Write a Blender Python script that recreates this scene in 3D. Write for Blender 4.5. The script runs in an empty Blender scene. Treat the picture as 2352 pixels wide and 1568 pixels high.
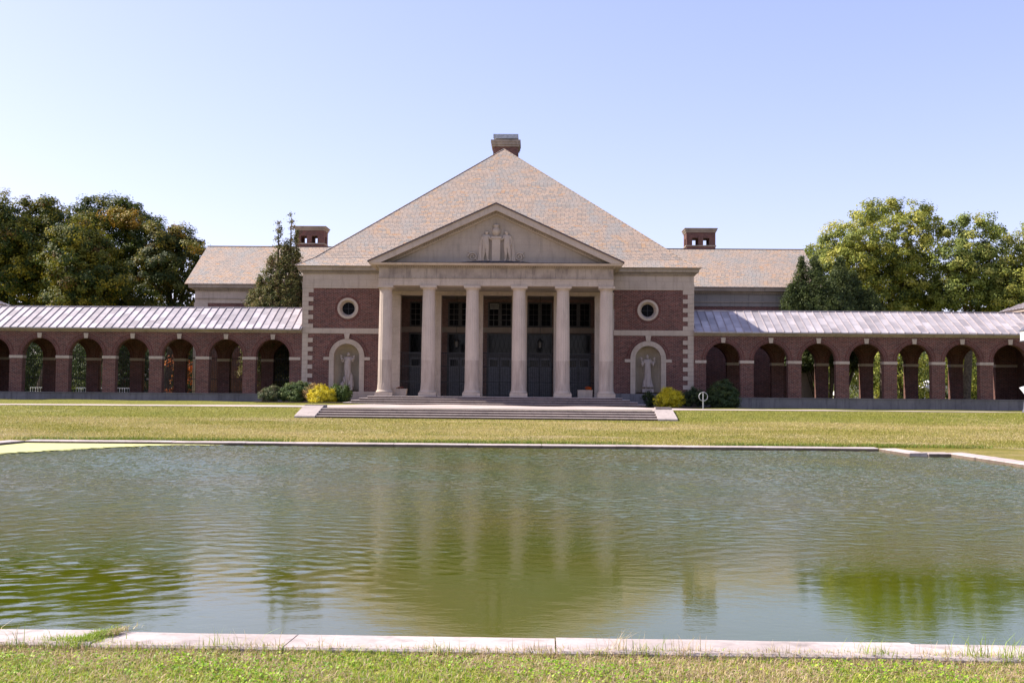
import bpy, bmesh, math, random
import numpy as np
from mathutils import Vector, Matrix
R = math.radians
random.seed(7); rng = np.random.default_rng(7)
scene = bpy.context.scene
COL = scene.collection

# ------------------------------------------------------------------ camera
F_PX, PITCH, ROLL, YAW = 2426.0, 0.04778, 0.0082, 0.019
cam = bpy.data.cameras.new('camera'); cam.sensor_width = 36; cam.lens = F_PX / 2352 * 36
cam.clip_end = 3000; cam.clip_start = 0.1
camo = bpy.data.objects.new('camera', cam); COL.objects.link(camo)
r0 = Vector((math.cos(YAW), math.sin(YAW), 0)); fh = Vector((-math.sin(YAW), math.cos(YAW), 0)); zz = Vector((0, 0, 1))
fw = fh * math.cos(PITCH) + zz * math.sin(PITCH); u0 = -fh * math.sin(PITCH) + zz * math.cos(PITCH)
RR = r0 * math.cos(ROLL) + u0 * math.sin(ROLL); UU = -r0 * math.sin(ROLL) + u0 * math.cos(ROLL)
mw = Matrix.Identity(4)
for i in range(3):
    mw[i][0] = RR[i]; mw[i][1] = UU[i]; mw[i][2] = -fw[i]
mw[0][3], mw[1][3], mw[2][3] = 2.58, 0, 2.25
camo.matrix_world = mw
scene.camera = camo

# ------------------------------------------------------------------ light
SUN_EL, BETA = R(45.0), R(9.5)
sdir = Vector((-math.cos(BETA) * math.cos(SUN_EL), math.sin(BETA) * math.cos(SUN_EL), math.sin(SUN_EL)))
sun = bpy.data.lights.new('sun', 'SUN'); sun.energy = 5.0; sun.angle = R(0.53); sun.color = (1, .93, .83)
suno = bpy.data.objects.new('sun', sun); COL.objects.link(suno)
suno.rotation_euler = (-sdir).to_track_quat('-Z', 'Y').to_euler()
w = bpy.data.worlds.new('World'); scene.world = w; w.use_nodes = True
wn = w.node_tree; bg = wn.nodes['Background']
sky = wn.nodes.new('ShaderNodeTexSky'); sky.sky_type = 'NISHITA'; sky.sun_disc = False
sky.sun_elevation = SUN_EL; sky.sun_rotation = math.atan2(sdir.x, sdir.y)
sky.air_density = 1.0; sky.dust_density = 1.3; sky.ozone_density = 1.0
tint = wn.nodes.new('ShaderNodeMix'); tint.data_type = 'RGBA'; tint.blend_type = 'MULTIPLY'
tint.inputs[0].default_value = 1; tint.inputs[7].default_value = (1.07 * 1.62, .95 * 1.62, 1.17 * 1.62, 1)
gam = wn.nodes.new('ShaderNodeGamma'); gam.inputs[1].default_value = .78
wn.links.new(sky.outputs[0], gam.inputs[0]); wn.links.new(gam.outputs[0], tint.inputs[6]); wn.links.new(tint.outputs[2], bg.inputs[0])
bg.inputs[1].default_value = 0.103
scene.view_settings.view_transform = 'Standard'; scene.view_settings.look = 'None'
scene.view_settings.gamma = 1; scene.view_settings.exposure = 0.9
scene.render.engine = 'CYCLES'

# ------------------------------------------------------------------ materials
def N(nt, typ, **kw):
    n = nt.nodes.new(typ)
    for k, v in kw.items():
        if k.startswith('i_'):
            key = k[2:]
            n.inputs[int(key) if key.isdigit() else key.replace('_', ' ')].default_value = v
        else: setattr(n, k, v)
    return n
def newmat(name, rough=.8, spec=.3):
    m = bpy.data.materials.new(name); m.use_nodes = True
    nt = m.node_tree; b = nt.nodes['Principled BSDF']
    b.inputs['Roughness'].default_value = rough
    b.inputs['Specular IOR Level'].default_value = spec
    return m, nt, b
def c4(c): return (c[0], c[1], c[2], 1)
def uvn(nt): return nt.nodes.new('ShaderNodeUVMap').outputs[0]
def objc(nt): return nt.nodes.new('ShaderNodeTexCoord').outputs['Object']
def mapping(nt, src, scale=(1, 1, 1), loc=(0, 0, 0)):
    m = N(nt, 'ShaderNodeMapping'); m.inputs['Scale'].default_value = scale; m.inputs['Location'].default_value = loc
    nt.links.new(src, m.inputs[0]); return m.outputs[0]
def noise(nt, vec, scale, detail=4, rough=.55):
    n = N(nt, 'ShaderNodeTexNoise'); n.inputs['Scale'].default_value = scale
    n.inputs['Detail'].default_value = detail; n.inputs['Roughness'].default_value = rough
    nt.links.new(vec, n.inputs['Vector']); return n.outputs[0]
def ramp(nt, fac, stops):
    r = N(nt, 'ShaderNodeValToRGB'); e = r.color_ramp.elements
    while len(e) > 1: e.remove(e[0])
    e[0].position = stops[0][0]; e[0].color = c4(stops[0][1]) if len(stops[0][1]) == 3 else stops[0][1]
    for p, c in stops[1:]:
        x = e.new(p); x.color = c4(c)
    nt.links.new(fac, r.inputs[0]); return r.outputs[0]
def mix(nt, a, b, fac, mode='MIX'):
    m = N(nt, 'ShaderNodeMix', data_type='RGBA', blend_type=mode)
    for s, v in ((0, fac), (6, a), (7, b)):
        if isinstance(v, (float, int)): m.inputs[s].default_value = v
        elif isinstance(v, tuple): m.inputs[s].default_value = c4(v)
        else: nt.links.new(v, m.inputs[s])
    return m.outputs[2]
def bump(nt, h, strength, dist, b, prev=None):
    n = N(nt, 'ShaderNodeBump'); n.inputs['Strength'].default_value = strength; n.inputs['Distance'].default_value = dist
    nt.links.new(h, n.inputs['Height'])
    if prev: nt.links.new(prev, n.inputs['Normal'])
    nt.links.new(n.outputs[0], b.inputs['Normal']); return n.outputs[0]
def grey(v): return (v, v, v)

def brick_mat(name, c1, c2, mort, bw=.22, bh=.072, ms=.011, rough=.9, offs=.5, patch=.35):
    m, nt, b = newmat(name, rough, .2)
    u = uvn(nt)
    t = N(nt, 'ShaderNodeTexBrick'); t.offset = offs; t.squash = 1
    t.inputs['Scale'].default_value = 1; t.inputs['Brick Width'].default_value = bw; t.inputs['Row Height'].default_value = bh
    t.inputs['Mortar Size'].default_value = ms; t.inputs['Mortar Smooth'].default_value = .2; t.inputs['Bias'].default_value = 0
    t.inputs['Color1'].default_value = c4(c1); t.inputs['Color2'].default_value = c4(c2); t.inputs['Mortar'].default_value = c4(mort)
    nt.links.new(u, t.inputs['Vector'])
    o = objc(nt)
    n1 = noise(nt, o, .9, 5, .6); n2 = noise(nt, mapping(nt, u, (5, 14, 1)), 1, 2)
    col = mix(nt, t.outputs[0], ramp(nt, n1, [(.3, grey(.62)), (.7, grey(1.25))]), patch * 1.6, 'MULTIPLY')
    col = mix(nt, col, ramp(nt, n2, [(.3, grey(.6)), (.7, grey(1.35))]), .7, 'MULTIPLY')
    nt.links.new(col, b.inputs['Base Color'])
    inv = N(nt, 'ShaderNodeMath', operation='SUBTRACT'); inv.inputs[0].default_value = 1; nt.links.new(t.outputs[1], inv.inputs[1])
    bump(nt, inv.outputs[0], .6, .01, b)
    return m
BRICK = brick_mat('brick', (.165, .055, .041), (.078, .031, .028), (.21, .145, .12), bw=.27, bh=.092, ms=.016)
BRICKV = brick_mat('voussoir_brick', (.135, .045, .036), (.085, .033, .028), (.18, .12, .10), bw=.09, bh=.24)

def stone_mat(name, base, dark, jw=1.3, jh=.5, joints=.35, rough=.85, dirt=.5, lowband=None):
    m, nt, b = newmat(name, rough, .25)
    u = uvn(nt); o = objc(nt)
    n1 = noise(nt, o, .7, 6, .65); n2 = noise(nt, mapping(nt, o, (3.5, 3.5, .5)), 1.2, 5, .6); n3 = noise(nt, o, 22, 3, .7)
    col = mix(nt, base, dark, ramp(nt, n1, [(.42, grey(0)), (.72, grey(dirt))]))
    col = mix(nt, col, tuple(x * .72 for x in dark), ramp(nt, n2, [(.52, grey(0)), (.78, grey(dirt))]))
    col = mix(nt, col, ramp(nt, n3, [(.3, grey(.86)), (.7, grey(1.1))]), .8, 'MULTIPLY')
    if joints:
        t = N(nt, 'ShaderNodeTexBrick'); t.offset = .5
        t.inputs['Scale'].default_value = 1; t.inputs['Brick Width'].default_value = jw; t.inputs['Row Height'].default_value = jh
        t.inputs['Mortar Size'].default_value = .012; t.inputs['Mortar Smooth'].default_value = .3
        t.inputs['Color1'].default_value = c4(grey(1)); t.inputs['Color2'].default_value = c4(grey(.88)); t.inputs['Mortar'].default_value = c4(grey(.45))
        nt.links.new(u, t.inputs['Vector'])
        col = mix(nt, col, t.outputs[0], joints, 'MULTIPLY')
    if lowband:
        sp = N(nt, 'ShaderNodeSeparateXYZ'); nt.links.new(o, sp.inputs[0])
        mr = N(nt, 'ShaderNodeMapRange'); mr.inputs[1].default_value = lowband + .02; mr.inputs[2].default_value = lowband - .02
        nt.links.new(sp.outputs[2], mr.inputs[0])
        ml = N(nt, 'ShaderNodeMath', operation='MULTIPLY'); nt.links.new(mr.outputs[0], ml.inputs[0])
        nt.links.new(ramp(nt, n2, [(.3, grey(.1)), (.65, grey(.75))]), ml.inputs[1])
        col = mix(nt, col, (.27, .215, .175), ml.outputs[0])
    nt.links.new(col, b.inputs['Base Color'])
    bump(nt, n3, .25, .01, b)
    return m
LIME = stone_mat('limestone', (.46, .375, .30), (.31, .25, .195), joints=.5)
LIMEP = stone_mat('limestone_plain', (.46, .375, .30), (.31, .25, .195), joints=0)
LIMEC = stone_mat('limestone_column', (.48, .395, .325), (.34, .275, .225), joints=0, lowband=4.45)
STATUE = stone_mat('statue_marble', (.40, .33, .285), (.27, .225, .195), joints=0)
CORN = stone_mat('cornice_stone', (.36, .295, .23), (.19, .155, .12), joints=.4, jw=1.6, jh=2, dirt=.75)
BASE = stone_mat('base_stone', (.20, .185, .18), (.11, .105, .105), joints=.7, jw=1.7, jh=1.2, dirt=.8)
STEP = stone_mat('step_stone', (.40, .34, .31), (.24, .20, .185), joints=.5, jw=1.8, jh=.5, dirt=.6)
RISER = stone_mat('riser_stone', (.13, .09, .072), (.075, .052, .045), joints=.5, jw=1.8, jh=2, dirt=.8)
WET = stone_mat('damp_stone', (.16, .12, .09), (.07, .055, .045), joints=0, dirt=.9)
COPING = stone_mat('coping_stone', (.47, .40, .375), (.27, .225, .205), joints=0, dirt=.9)
NICHE = stone_mat('niche_plaster', (.46, .385, .29), (.34, .285, .22), joints=.3, jw=.9, jh=.6, dirt=.6)

def slate_mat():
    m, nt, b = newmat('roof_slate', .75, .25)
    u = uvn(nt); o = objc(nt)
    SW, SH = .33, .19
    def M(op, x, y=None, z=None):
        n = N(nt, 'ShaderNodeMath', operation=op)
        for i, v in enumerate((x, y, z)):
            if v is None: continue
            if isinstance(v, (int, float)): n.inputs[i].default_value = v
            else: nt.links.new(v, n.inputs[i])
        return n.outputs[0]
    sx = N(nt, 'ShaderNodeSeparateXYZ'); nt.links.new(u, sx.inputs[0])
    vv = M('DIVIDE', sx.outputs[1], SH); row = M('FLOOR', vv); fv = M('FRACT', vv)
    rn = N(nt, 'ShaderNodeTexWhiteNoise', noise_dimensions='1D'); nt.links.new(row, rn.inputs['W'])
    uu_ = M('ADD', M('DIVIDE', sx.outputs[0], SW), M('MULTIPLY', rn.outputs[0], 7.0)); colm = M('FLOOR', uu_); fu = M('FRACT', uu_)
    cv = N(nt, 'ShaderNodeCombineXYZ'); nt.links.new(colm, cv.inputs[0]); nt.links.new(row, cv.inputs[1])
    wh = N(nt, 'ShaderNodeTexWhiteNoise', noise_dimensions='2D'); nt.links.new(cv.outputs[0], wh.inputs['Vector'])
    col = ramp(nt, wh.outputs[0], [(0, (.26, .235, .205)), (.2, (.32, .255, .205)), (.5, (.38, .29, .225)), (.85, (.41, .315, .245)), (.95, (.42, .28, .17)), (1, (.43, .25, .14))])
    gap = M('MAXIMUM', M('LESS_THAN', fv, .22), M('LESS_THAN', fu, .07))
    streak = noise(nt, mapping(nt, u, (1.3, .28, 1)), 1, 5, .7)
    col = mix(nt, col, (.46, .27, .14), ramp(nt, streak, [(.55, grey(0)), (.74, grey(.5))]))
    big = noise(nt, mapping(nt, u, (.5, .3, 1), (7, 3, 0)), 1, 4, .6)
    col = mix(nt, col, (.27, .285, .28), ramp(nt, big, [(.46, grey(0)), (.66, grey(.6))]))
    col = mix(nt, col, (.07, .055, .05), M('MULTIPLY', gap, .9))
    nt.links.new(col, b.inputs['Base Color'])
    neg = N(nt, 'ShaderNodeMath', operation='MULTIPLY'); neg.inputs[1].default_value = -.6; nt.links.new(fv, neg.inputs[0])
    bump(nt, neg.outputs[0], .7, .02, b)
    return m
SLATE = slate_mat()

def lead_mat():
    m, nt, b = newmat('metal_roof_sheet', .55, .5)
    u = uvn(nt)
    t = N(nt, 'ShaderNodeTexBrick'); t.offset = .5
    t.inputs['Scale'].default_value = 1
    # swap axes so that rows run up the slope
    sx = N(nt, 'ShaderNodeSeparateXYZ'); nt.links.new(u, sx.inputs[0])
    cx = N(nt, 'ShaderNodeCombineXYZ'); nt.links.new(sx.outputs[1], cx.inputs[0]); nt.links.new(sx.outputs[0], cx.inputs[1])
    t.inputs['Brick Width'].default_value = 1.18; t.inputs['Row Height'].default_value = .585
    t.inputs['Mortar Size'].default_value = .012; t.inputs['Mortar Smooth'].default_value = 0
    t.inputs['Color1'].default_value = c4((.50, .455, .46)); t.inputs['Color2'].default_value = c4((.29, .26, .265)); t.inputs['Mortar'].default_value = c4((.24, .20, .21))
    nt.links.new(cx.outputs[0], t.inputs['Vector'])
    n1 = noise(nt, objc(nt), 1.4, 5, .6)
    col = mix(nt, t.outputs[0], ramp(nt, n1, [(.3, grey(.8)), (.7, grey(1.15))]), 1.0, 'MULTIPLY')
    nt.links.new(col, b.inputs['Base Color'])
    b.inputs['Metallic'].default_value = .15
    return m
LEAD = lead_mat()
def plain(name, col, rough=.6, spec=.4, metal=0, var=.25, scale=6):
    m, nt, b = newmat(name, rough, spec)
    n1 = noise(nt, objc(nt), scale, 4, .6)
    c = mix(nt, col, ramp(nt, n1, [(.3, grey(1 - var)), (.7, grey(1 + var))]), 1.0, 'MULTIPLY')
    nt.links.new(c, b.inputs['Base Color']); b.inputs['Metallic'].default_value = metal
    return m
IRON = plain('wrought_iron', (.03, .032, .034), .5)
SEAM = plain('roof_seam', (.34, .29, .29), .55)
DARKEDGE = plain('dark_flashing', (.07, .05, .055), .6)
GLASS = plain('dark_glass', (.010, .011, .012), .12, .22)
DOOR = plain('door_paint', (.20, .20, .21), .5)
WFRAME = plain('window_frame_paint', (.10, .095, .09), .6)
STEEL = plain('galvanised_steel', (.36, .37, .37), .45, .5, .4)
POSTM = plain('lamp_post_paint', (.10, .10, .12), .45)
WHITE = plain('white_paint', (.78, .77, .74), .5, .4, 0, .06)
BARS = plain('grey_bar_paint', (.26, .25, .24), .6)
DARKPANE = plain('unlit_pane', (.006, .006, .007), .4, .04)
PLASTER = plain('soffit_plaster', (.30, .25, .20), .9, .2, 0, .2, 1.5)
MULCH = plain('bark_mulch', (.075, .055, .045), .95, .1, 0, .6, 12)
BARK = plain('tree_bark', (.10, .078, .06), .95, .1, 0, .5, 5)
MOSS = plain('black_staining', (.055, .05, .055), .95, .1, 0, .4, 4)
REDP = plain('faded_red_paint', (.50, .22, .18), .8, .2, 0, .15, 1)
ROOFG = plain('pale_shingle', (.55, .45, .42), .8, .2, 0, .15, 1)
CANVAS = plain('white_canvas', (.82, .80, .78), .8, .2, 0, .05, 1)
def gravel():
    m, nt, b = newmat('pale_concrete', .9, .2)
    o = objc(nt)
    n1 = noise(nt, mapping(nt, o, (.6, .25, 1)), 1, 5, .6); n2 = noise(nt, o, 9, 3, .7)
    c = mix(nt, (.46, .38, .345), (.34, .275, .24), ramp(nt, n1, [(.4, grey(0)), (.7, grey(.8))]))
    c = mix(nt, c, ramp(nt, n2, [(.3, grey(.85)), (.7, grey(1.12))]), 1.0, 'MULTIPLY')
    nt.links.new(c, b.inputs['Base Color']); return m
GRAVEL = gravel()
def lawn():
    m, nt, b = newmat('lawn_grass', .95, .12)
    o = objc(nt)
    big = noise(nt, mapping(nt, o, (.10, .24, 1), (3, 1, 0)), 1, 5, .62)
    mid = noise(nt, mapping(nt, o, (.7, .8, 1)), 1.3, 5, .65)
    fine = noise(nt, mapping(nt, o, (1, .6, 1)), 13, 4, .75)
    c = mix(nt, (.21, .185, .034), (.32, .255, .085), ramp(nt, big, [(.40, grey(0)), (.62, grey(1))]))
    c = mix(nt, c, (.40, .315, .18), ramp(nt, noise(nt, mapping(nt, o, (.16, .5, 1), (11, 5, 2)), 1, 5, .65), [(.55, grey(0)), (.70, grey(.85))]))
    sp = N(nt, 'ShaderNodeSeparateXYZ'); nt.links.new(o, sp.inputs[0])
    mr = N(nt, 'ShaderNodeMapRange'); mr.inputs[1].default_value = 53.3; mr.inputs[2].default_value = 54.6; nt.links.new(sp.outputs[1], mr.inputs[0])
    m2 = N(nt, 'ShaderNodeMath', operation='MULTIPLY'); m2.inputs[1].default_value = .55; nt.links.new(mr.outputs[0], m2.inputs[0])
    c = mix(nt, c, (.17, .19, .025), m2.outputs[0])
    c = mix(nt, c, (.10, .135, .018), ramp(nt, mid, [(.50, grey(0)), (.75, grey(.6))]))
    c = mix(nt, c, ramp(nt, fine, [(.25, grey(.35)), (.5, grey(.95)), (.78, grey(1.7))]), .85, 'MULTIPLY')
    nt.links.new(c, b.inputs['Base Color'])
    bump(nt, fine, 1.0, .12, b)
    return m
LAWN = lawn()
def water_mat():
    m, nt, b = newmat('pond_water', .04, .5)
    o = objc(nt)
    nb = noise(nt, mapping(nt, o, (.15, .15, 1)), 1, 3)
    c = mix(nt, (.056, .074, .002), (.072, .074, .003), ramp(nt, nb, [(.4, grey(0)), (.6, grey(1))]))
    nt.links.new(c, b.inputs['Base Color'])
    b.inputs['IOR'].default_value = 1.62
    fine = noise(nt, mapping(nt, o, (1.0, 1.9, 1)), 7, 3, .6)
    sp = N(nt, 'ShaderNodeSeparateXYZ'); nt.links.new(o, sp.inputs[0])
    near = N(nt, 'ShaderNodeMapRange'); near.inputs[1].default_value = 13; near.inputs[2].default_value = 27
    near.inputs[3].default_value = .05; near.inputs[4].default_value = 1.0
    nt.links.new(sp.outputs[1], near.inputs[0])
    h = N(nt, 'ShaderNodeMath', operation='MULTIPLY'); nt.links.new(fine, h.inputs[0]); nt.links.new(near.outputs[0], h.inputs[1])
    bump(nt, h.outputs[0], 1.0, .020, b)
    return m
WATER = water_mat()
def algae_mat():
    m, nt, b = newmat('duckweed', .9, .2)
    c = mix(nt, (.40, .42, .12), (.58, .57, .30), noise(nt, objc(nt), 3, 5, .7))
    nt.links.new(c, b.inputs['Base Color']); return m
ALGAE = algae_mat()
def leaf_mat(name='leaf', trans=.35, rough=.6):
    m = bpy.data.materials.new(name); m.use_nodes = True; nt = m.node_tree
    b = nt.nodes['Principled BSDF']; b.inputs['Roughness'].default_value = rough; b.inputs['Specular IOR Level'].default_value = .25
    at = N(nt, 'ShaderNodeAttribute', attribute_name='Col')
    nt.links.new(at.outputs[0], b.inputs['Base Color'])
    tr = N(nt, 'ShaderNodeBsdfTranslucent'); nt.links.new(at.outputs[0], tr.inputs[0])
    mx = N(nt, 'ShaderNodeMixShader'); mx.inputs[0].default_value = trans
    nt.links.new(b.outputs[0], mx.inputs[1]); nt.links.new(tr.outputs[0], mx.inputs[2])
    nt.links.new(mx.outputs[0], nt.nodes['Material Output'].inputs[0]); return m
LEAF = leaf_mat(); BLADE = leaf_mat('grass_blade', .3, .5)

# ------------------------------------------------------------------ mesh builder
class MB:
    def __init__(s): s.v = []; s.f = []; s.smooth = []
    def face(s, pts, smooth=False):
        i = len(s.v); s.v += [tuple(p) for p in pts]; s.f.append(tuple(range(i, i + len(pts)))); s.smooth.append(smooth)
    def grid(s, rows, closed=False, smooth=True):
        """rows: list of lists of points, shares vertices"""
        i0 = len(s.v); n = len(rows[0])
        for r in rows: s.v += [tuple(p) for p in r]
        for a in range(len(rows) - 1):
            for b in range(n if closed else n - 1):
                c = (b + 1) % n
                s.f.append((i0 + a * n + b, i0 + a * n + c, i0 + (a + 1) * n + c, i0 + (a + 1) * n + b)); s.smooth.append(smooth)
        return i0
    def box(s, x0, x1, y0, y1, z0, z1, skip=''):
        if x0 > x1: x0, x1 = x1, x0
        if '-y' not in skip: s.face([(x0, y0, z0), (x1, y0, z0), (x1, y0, z1), (x0, y0, z1)])
        if '+y' not in skip: s.face([(x1, y1, z0), (x0, y1, z0), (x0, y1, z1), (x1, y1, z1)])
        if '-x' not in skip: s.face([(x0, y1, z0), (x0, y0, z0), (x0, y0, z1), (x0, y1, z1)])
        if '+x' not in skip: s.face([(x1, y0, z0), (x1, y1, z0), (x1, y1, z1), (x1, y0, z1)])
        if '+z' not in skip: s.face([(x0, y0, z1), (x1, y0, z1), (x1, y1, z1), (x0, y1, z1)])
        if '-z' not in skip: s.face([(x0, y1, z0), (x1, y1, z0), (x1, y0, z0), (x0, y0, z0)])
    def lathe(s, cx, cy, prof, n=24, smooth=True, cap=True, fr=None):
        rows = []
        for r, z in prof:
            rows.append([(cx + r * (fr(k / n) if fr else 1) * math.cos(2 * math.pi * k / n), cy + r * (fr(k / n) if fr else 1) * math.sin(2 * math.pi * k / n), z) for k in range(n)])
        s.grid(rows, closed=True, smooth=smooth)
        if cap:
            s.face(rows[-1]); s.face(rows[0][::-1])
    def tube(s, p0, p1, r0, r1=None, n=8, cap=True):
        p0 = Vector(p0); p1 = Vector(p1); r1 = r0 if r1 is None else r1
        d = (p1 - p0).normalized(); a = d.orthogonal().normalized(); b = d.cross(a)
        rows = [[p + a * (r * math.cos(2 * math.pi * k / n)) + b * (r * math.sin(2 * math.pi * k / n)) for k in range(n)] for p, r in ((p0, r0), (p1, r1))]
        s.grid(rows, closed=True)
        if cap: s.face(rows[1]); s.face(rows[0][::-1])
    def prism(s, poly, y0, y1):
        """poly in (x,z), counter-clockwise seen from -y, extruded along y"""
        s.face([(x, y0, z) for x, z in poly])
        s.face([(x, y1, z) for x, z in poly][::-1])
        n = len(poly)
        for i in range(n):
            a, b = poly[i], poly[(i + 1) % n]
            s.face([(b[0], y0, b[1]), (a[0], y0, a[1]), (a[0], y1, a[1]), (b[0], y1, b[1])])
    def sweep_x(s, prof, x0, x1, cap=True):
        """prof in (y,z) closed, extruded along x"""
        n = len(prof)
        for i in range(n):
            a, b = prof[i], prof[(i + 1) % n]
            s.face([(x0, a[0], a[1]), (x1, a[0], a[1]), (x1, b[0], b[1]), (x0, b[0], b[1])])
        if cap:
            s.face([(x0, p[0], p[1]) for p in prof][::-1]); s.face([(x1, p[0], p[1]) for p in prof])
    def build(s, name, mat, parent=None, fix=False, label=None):
        me = bpy.data.meshes.new(name); me.from_pydata(s.v, [], s.f)
        me.polygons.foreach_set('use_smooth', s.smooth)
        if fix:
            bm = bmesh.new(); bm.from_mesh(me); bmesh.ops.remove_doubles(bm, verts=bm.verts, dist=1e-4)
            bmesh.ops.recalc_face_normals(bm, faces=bm.faces); bm.to_mesh(me); bm.free()
        me.update()
        uv = me.uv_layers.new(name='UVMap')
        data = np.zeros(len(me.loops) * 2)
        vs = np.empty(len(me.vertices) * 3); me.vertices.foreach_get('co', vs); vs = vs.reshape(-1, 3)
        Z = Vector((0, 0, 1))
        for p in me.polygons:
            n = p.normal
            if abs(n.z) > .95: t = Vector((1, 0, 0)); b = Vector((0, 1, 0))
            else:
                t = Z.cross(n).normalized(); b = n.cross(t)
                if abs(t.x) > abs(t.y): t = t if t.x > 0 else -t
            for li in p.loop_indices:
                c = vs[me.loops[li].vertex_index]
                data[2 * li] = t.x * c[0] + t.y * c[1] + t.z * c[2]; data[2 * li + 1] = b.x * c[0] + b.y * c[1] + b.z * c[2]
        uv.data.foreach_set('uv', data)
        me.materials.append(mat)
        o = bpy.data.objects.new(name, me); COL.objects.link(o)
        if parent: attach(o, parent)
        if label: o['label'] = label
        return o
def attach(o, parent):
    o.parent = parent
    # parents may be nested empties; keep world coordinates of the mesh
    p = parent; M = Matrix.Identity(4)
    while p: M = p.matrix_basis @ M; p = p.parent
    o.matrix_basis = M.inverted() @ o.matrix_basis
def tag(o, label=None, cat=None, group=None, kind=None):
    if label: o['label'] = label
    if cat: o['category'] = cat
    if group: o['group'] = group
    if kind: o['kind'] = kind
    return o
def empty(name, loc, label, cat, group=None):
    o = bpy.data.objects.new(name, None); COL.objects.link(o); o.location = loc; o.empty_display_size = .3
    return tag(o, label, cat, group)

# ------------------------------------------------------------------ ground
def sm(a, b, x):
    t = np.clip((x - a) / (b - a), 0, 1); return t * t * (3 - 2 * t)
def gz(x, y):
    x = np.asarray(x, float); y = np.asarray(y, float)
    near = .085 + (8.6 - y) * .04
    far = np.interp(y, [43.4, 54.3, 56.6, 57.5], [.11, .84, 1.28, 1.31])
    # the flight of steps cuts the bank
    cut = np.interp(y, [43.4, 54.25, 54.3, 54.31, 56.38, 56.4], [.11, .84, .80, .80, .80, 1.31])
    ins = (x > -8.6) & (x < 9.1)
    far = np.where(ins, cut, far)
    far = far + sm(58, 76, y) * np.clip(-x * .0045, -.12, .12)
    z = np.where(y < 8.9, near, np.where(y > 43.3, far, .10))
    z = z + .02 * np.sin(x * .7 + y * .3) * np.clip((y - 60) / 10, 0, 1) + .012 * np.sin(x * 1.3) * np.sin(y * .9) * ((y < 8) | (y > 62) | ((y > 45) & (y < 53)))
    inpool = ((x > -20.2) & (x < 17.3) & (y > 9.3) & (y < 42.9)) & ~(((x < -18.35) | (x > 16.85)) & (y > 39.5)) | ((x >= 17.2) & (x < 18.3) & (y > 9.3) & (y < 39.5))
    z = np.where(inpool, -1.2, z)
    return z
def linesx():
    a = list(np.arange(-70, -22, 1.5)) + list(np.arange(-22, 22, .5)) + list(np.arange(22, 72, 1.5)) + [-400, -250, -150, -100, 100, 150, 250, 400]
    a += [-20.21, -20.19, -18.36, -18.34, 16.84, 16.86, 17.29, 17.31, 18.29, 18.31, -8.61, -8.59, 9.09, 9.11]
    return sorted(set(round(x, 3) for x in a))
def linesy():
    a = [-60, -40, -20, -10, -5] + list(np.arange(-2, 9, .5)) + [8.89, 8.91, 9.29, 9.31] + list(np.arange(10, 43, 2)) + [39.49, 39.51, 42.89, 42.91, 43.3, 43.4]
    a += list(np.arange(44, 78, .5)) + [54.25, 54.3, 54.31, 56.38, 56.4] + list(np.arange(78, 160, 3)) + [200, 300, 500, 900]
    return sorted(set(round(x, 3) for x in a))
X = np.array(linesx()); Y = np.array(linesy())
GX, GY = np.meshgrid(X, Y); GZ = gz(GX, GY)
mb = MB(); mb.grid([[(GX[j, i], GY[j, i], GZ[j, i]) for i in range(len(X))] for j in range(len(Y))], smooth=True)
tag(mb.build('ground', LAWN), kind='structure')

def drape(name, mat, outline_f, off, ny=4, y_is='t'):
    """outline_f(x)->(y0,y1); strip draped on ground"""
    m = MB(); xs = outline_f[0]; rows = []
    for x, a, b in xs:
        ys = np.linspace(a, b, ny)
        rows.append([(x, y, float(gz(x, y)) + off) for y in ys])
    m.grid(rows, smooth=True)
    o = m.build(name, mat); tag(o, kind='structure'); return o
def strip_pts(knots, step=.5):
    xs = np.arange(knots[0][0], knots[-1][0] + .01, step); kx = [k[0] for k in knots]
    out = []
    for x in xs:
        jig = .10 * math.sin(x * 1.7) + .07 * math.sin(x * 4.1)
        out.append((x, np.interp(x, kx, [k[1] for k in knots]) + jig, np.interp(x, kx, [k[2] for k in knots]) - jig * .7))
    return (out,)
drape('path', GRAVEL, strip_pts([(-62, 55.9, 59.6), (-30, 57.0, 60.6), (-21, 58.0, 61.8), (-13, 58.6, 63.6), (-9.2, 58.2, 66.5), (-8.2, 57.5, 70.5), (-7.0, 57.4, 72.6), (7.5, 57.4, 72.6), (9.4, 57.7, 70.0), (11, 58.6, 66.6), (14, 59.8, 65.2), (22, 61.2, 65.4), (34, 61.6, 64.8), (62, 61.4, 64.6)]), .022, 24)
drape('mulch_bed', MULCH, strip_pts([(-17.6, 76.2, 77.6), (-16.9, 74.3, 77.7), (-13.5, 73.4, 77.7), (-11.4, 72.8, 77.7), (-10.6, 72.9, 77.7)], .25), .05, 8)
drape('mulch_bed', MULCH, strip_pts([(10.5, 73.0, 77.7), (13.5, 72.6, 77.7), (17.2, 73.6, 77.7), (17.9, 75.5, 77.2)], .25), .05, 8)

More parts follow.
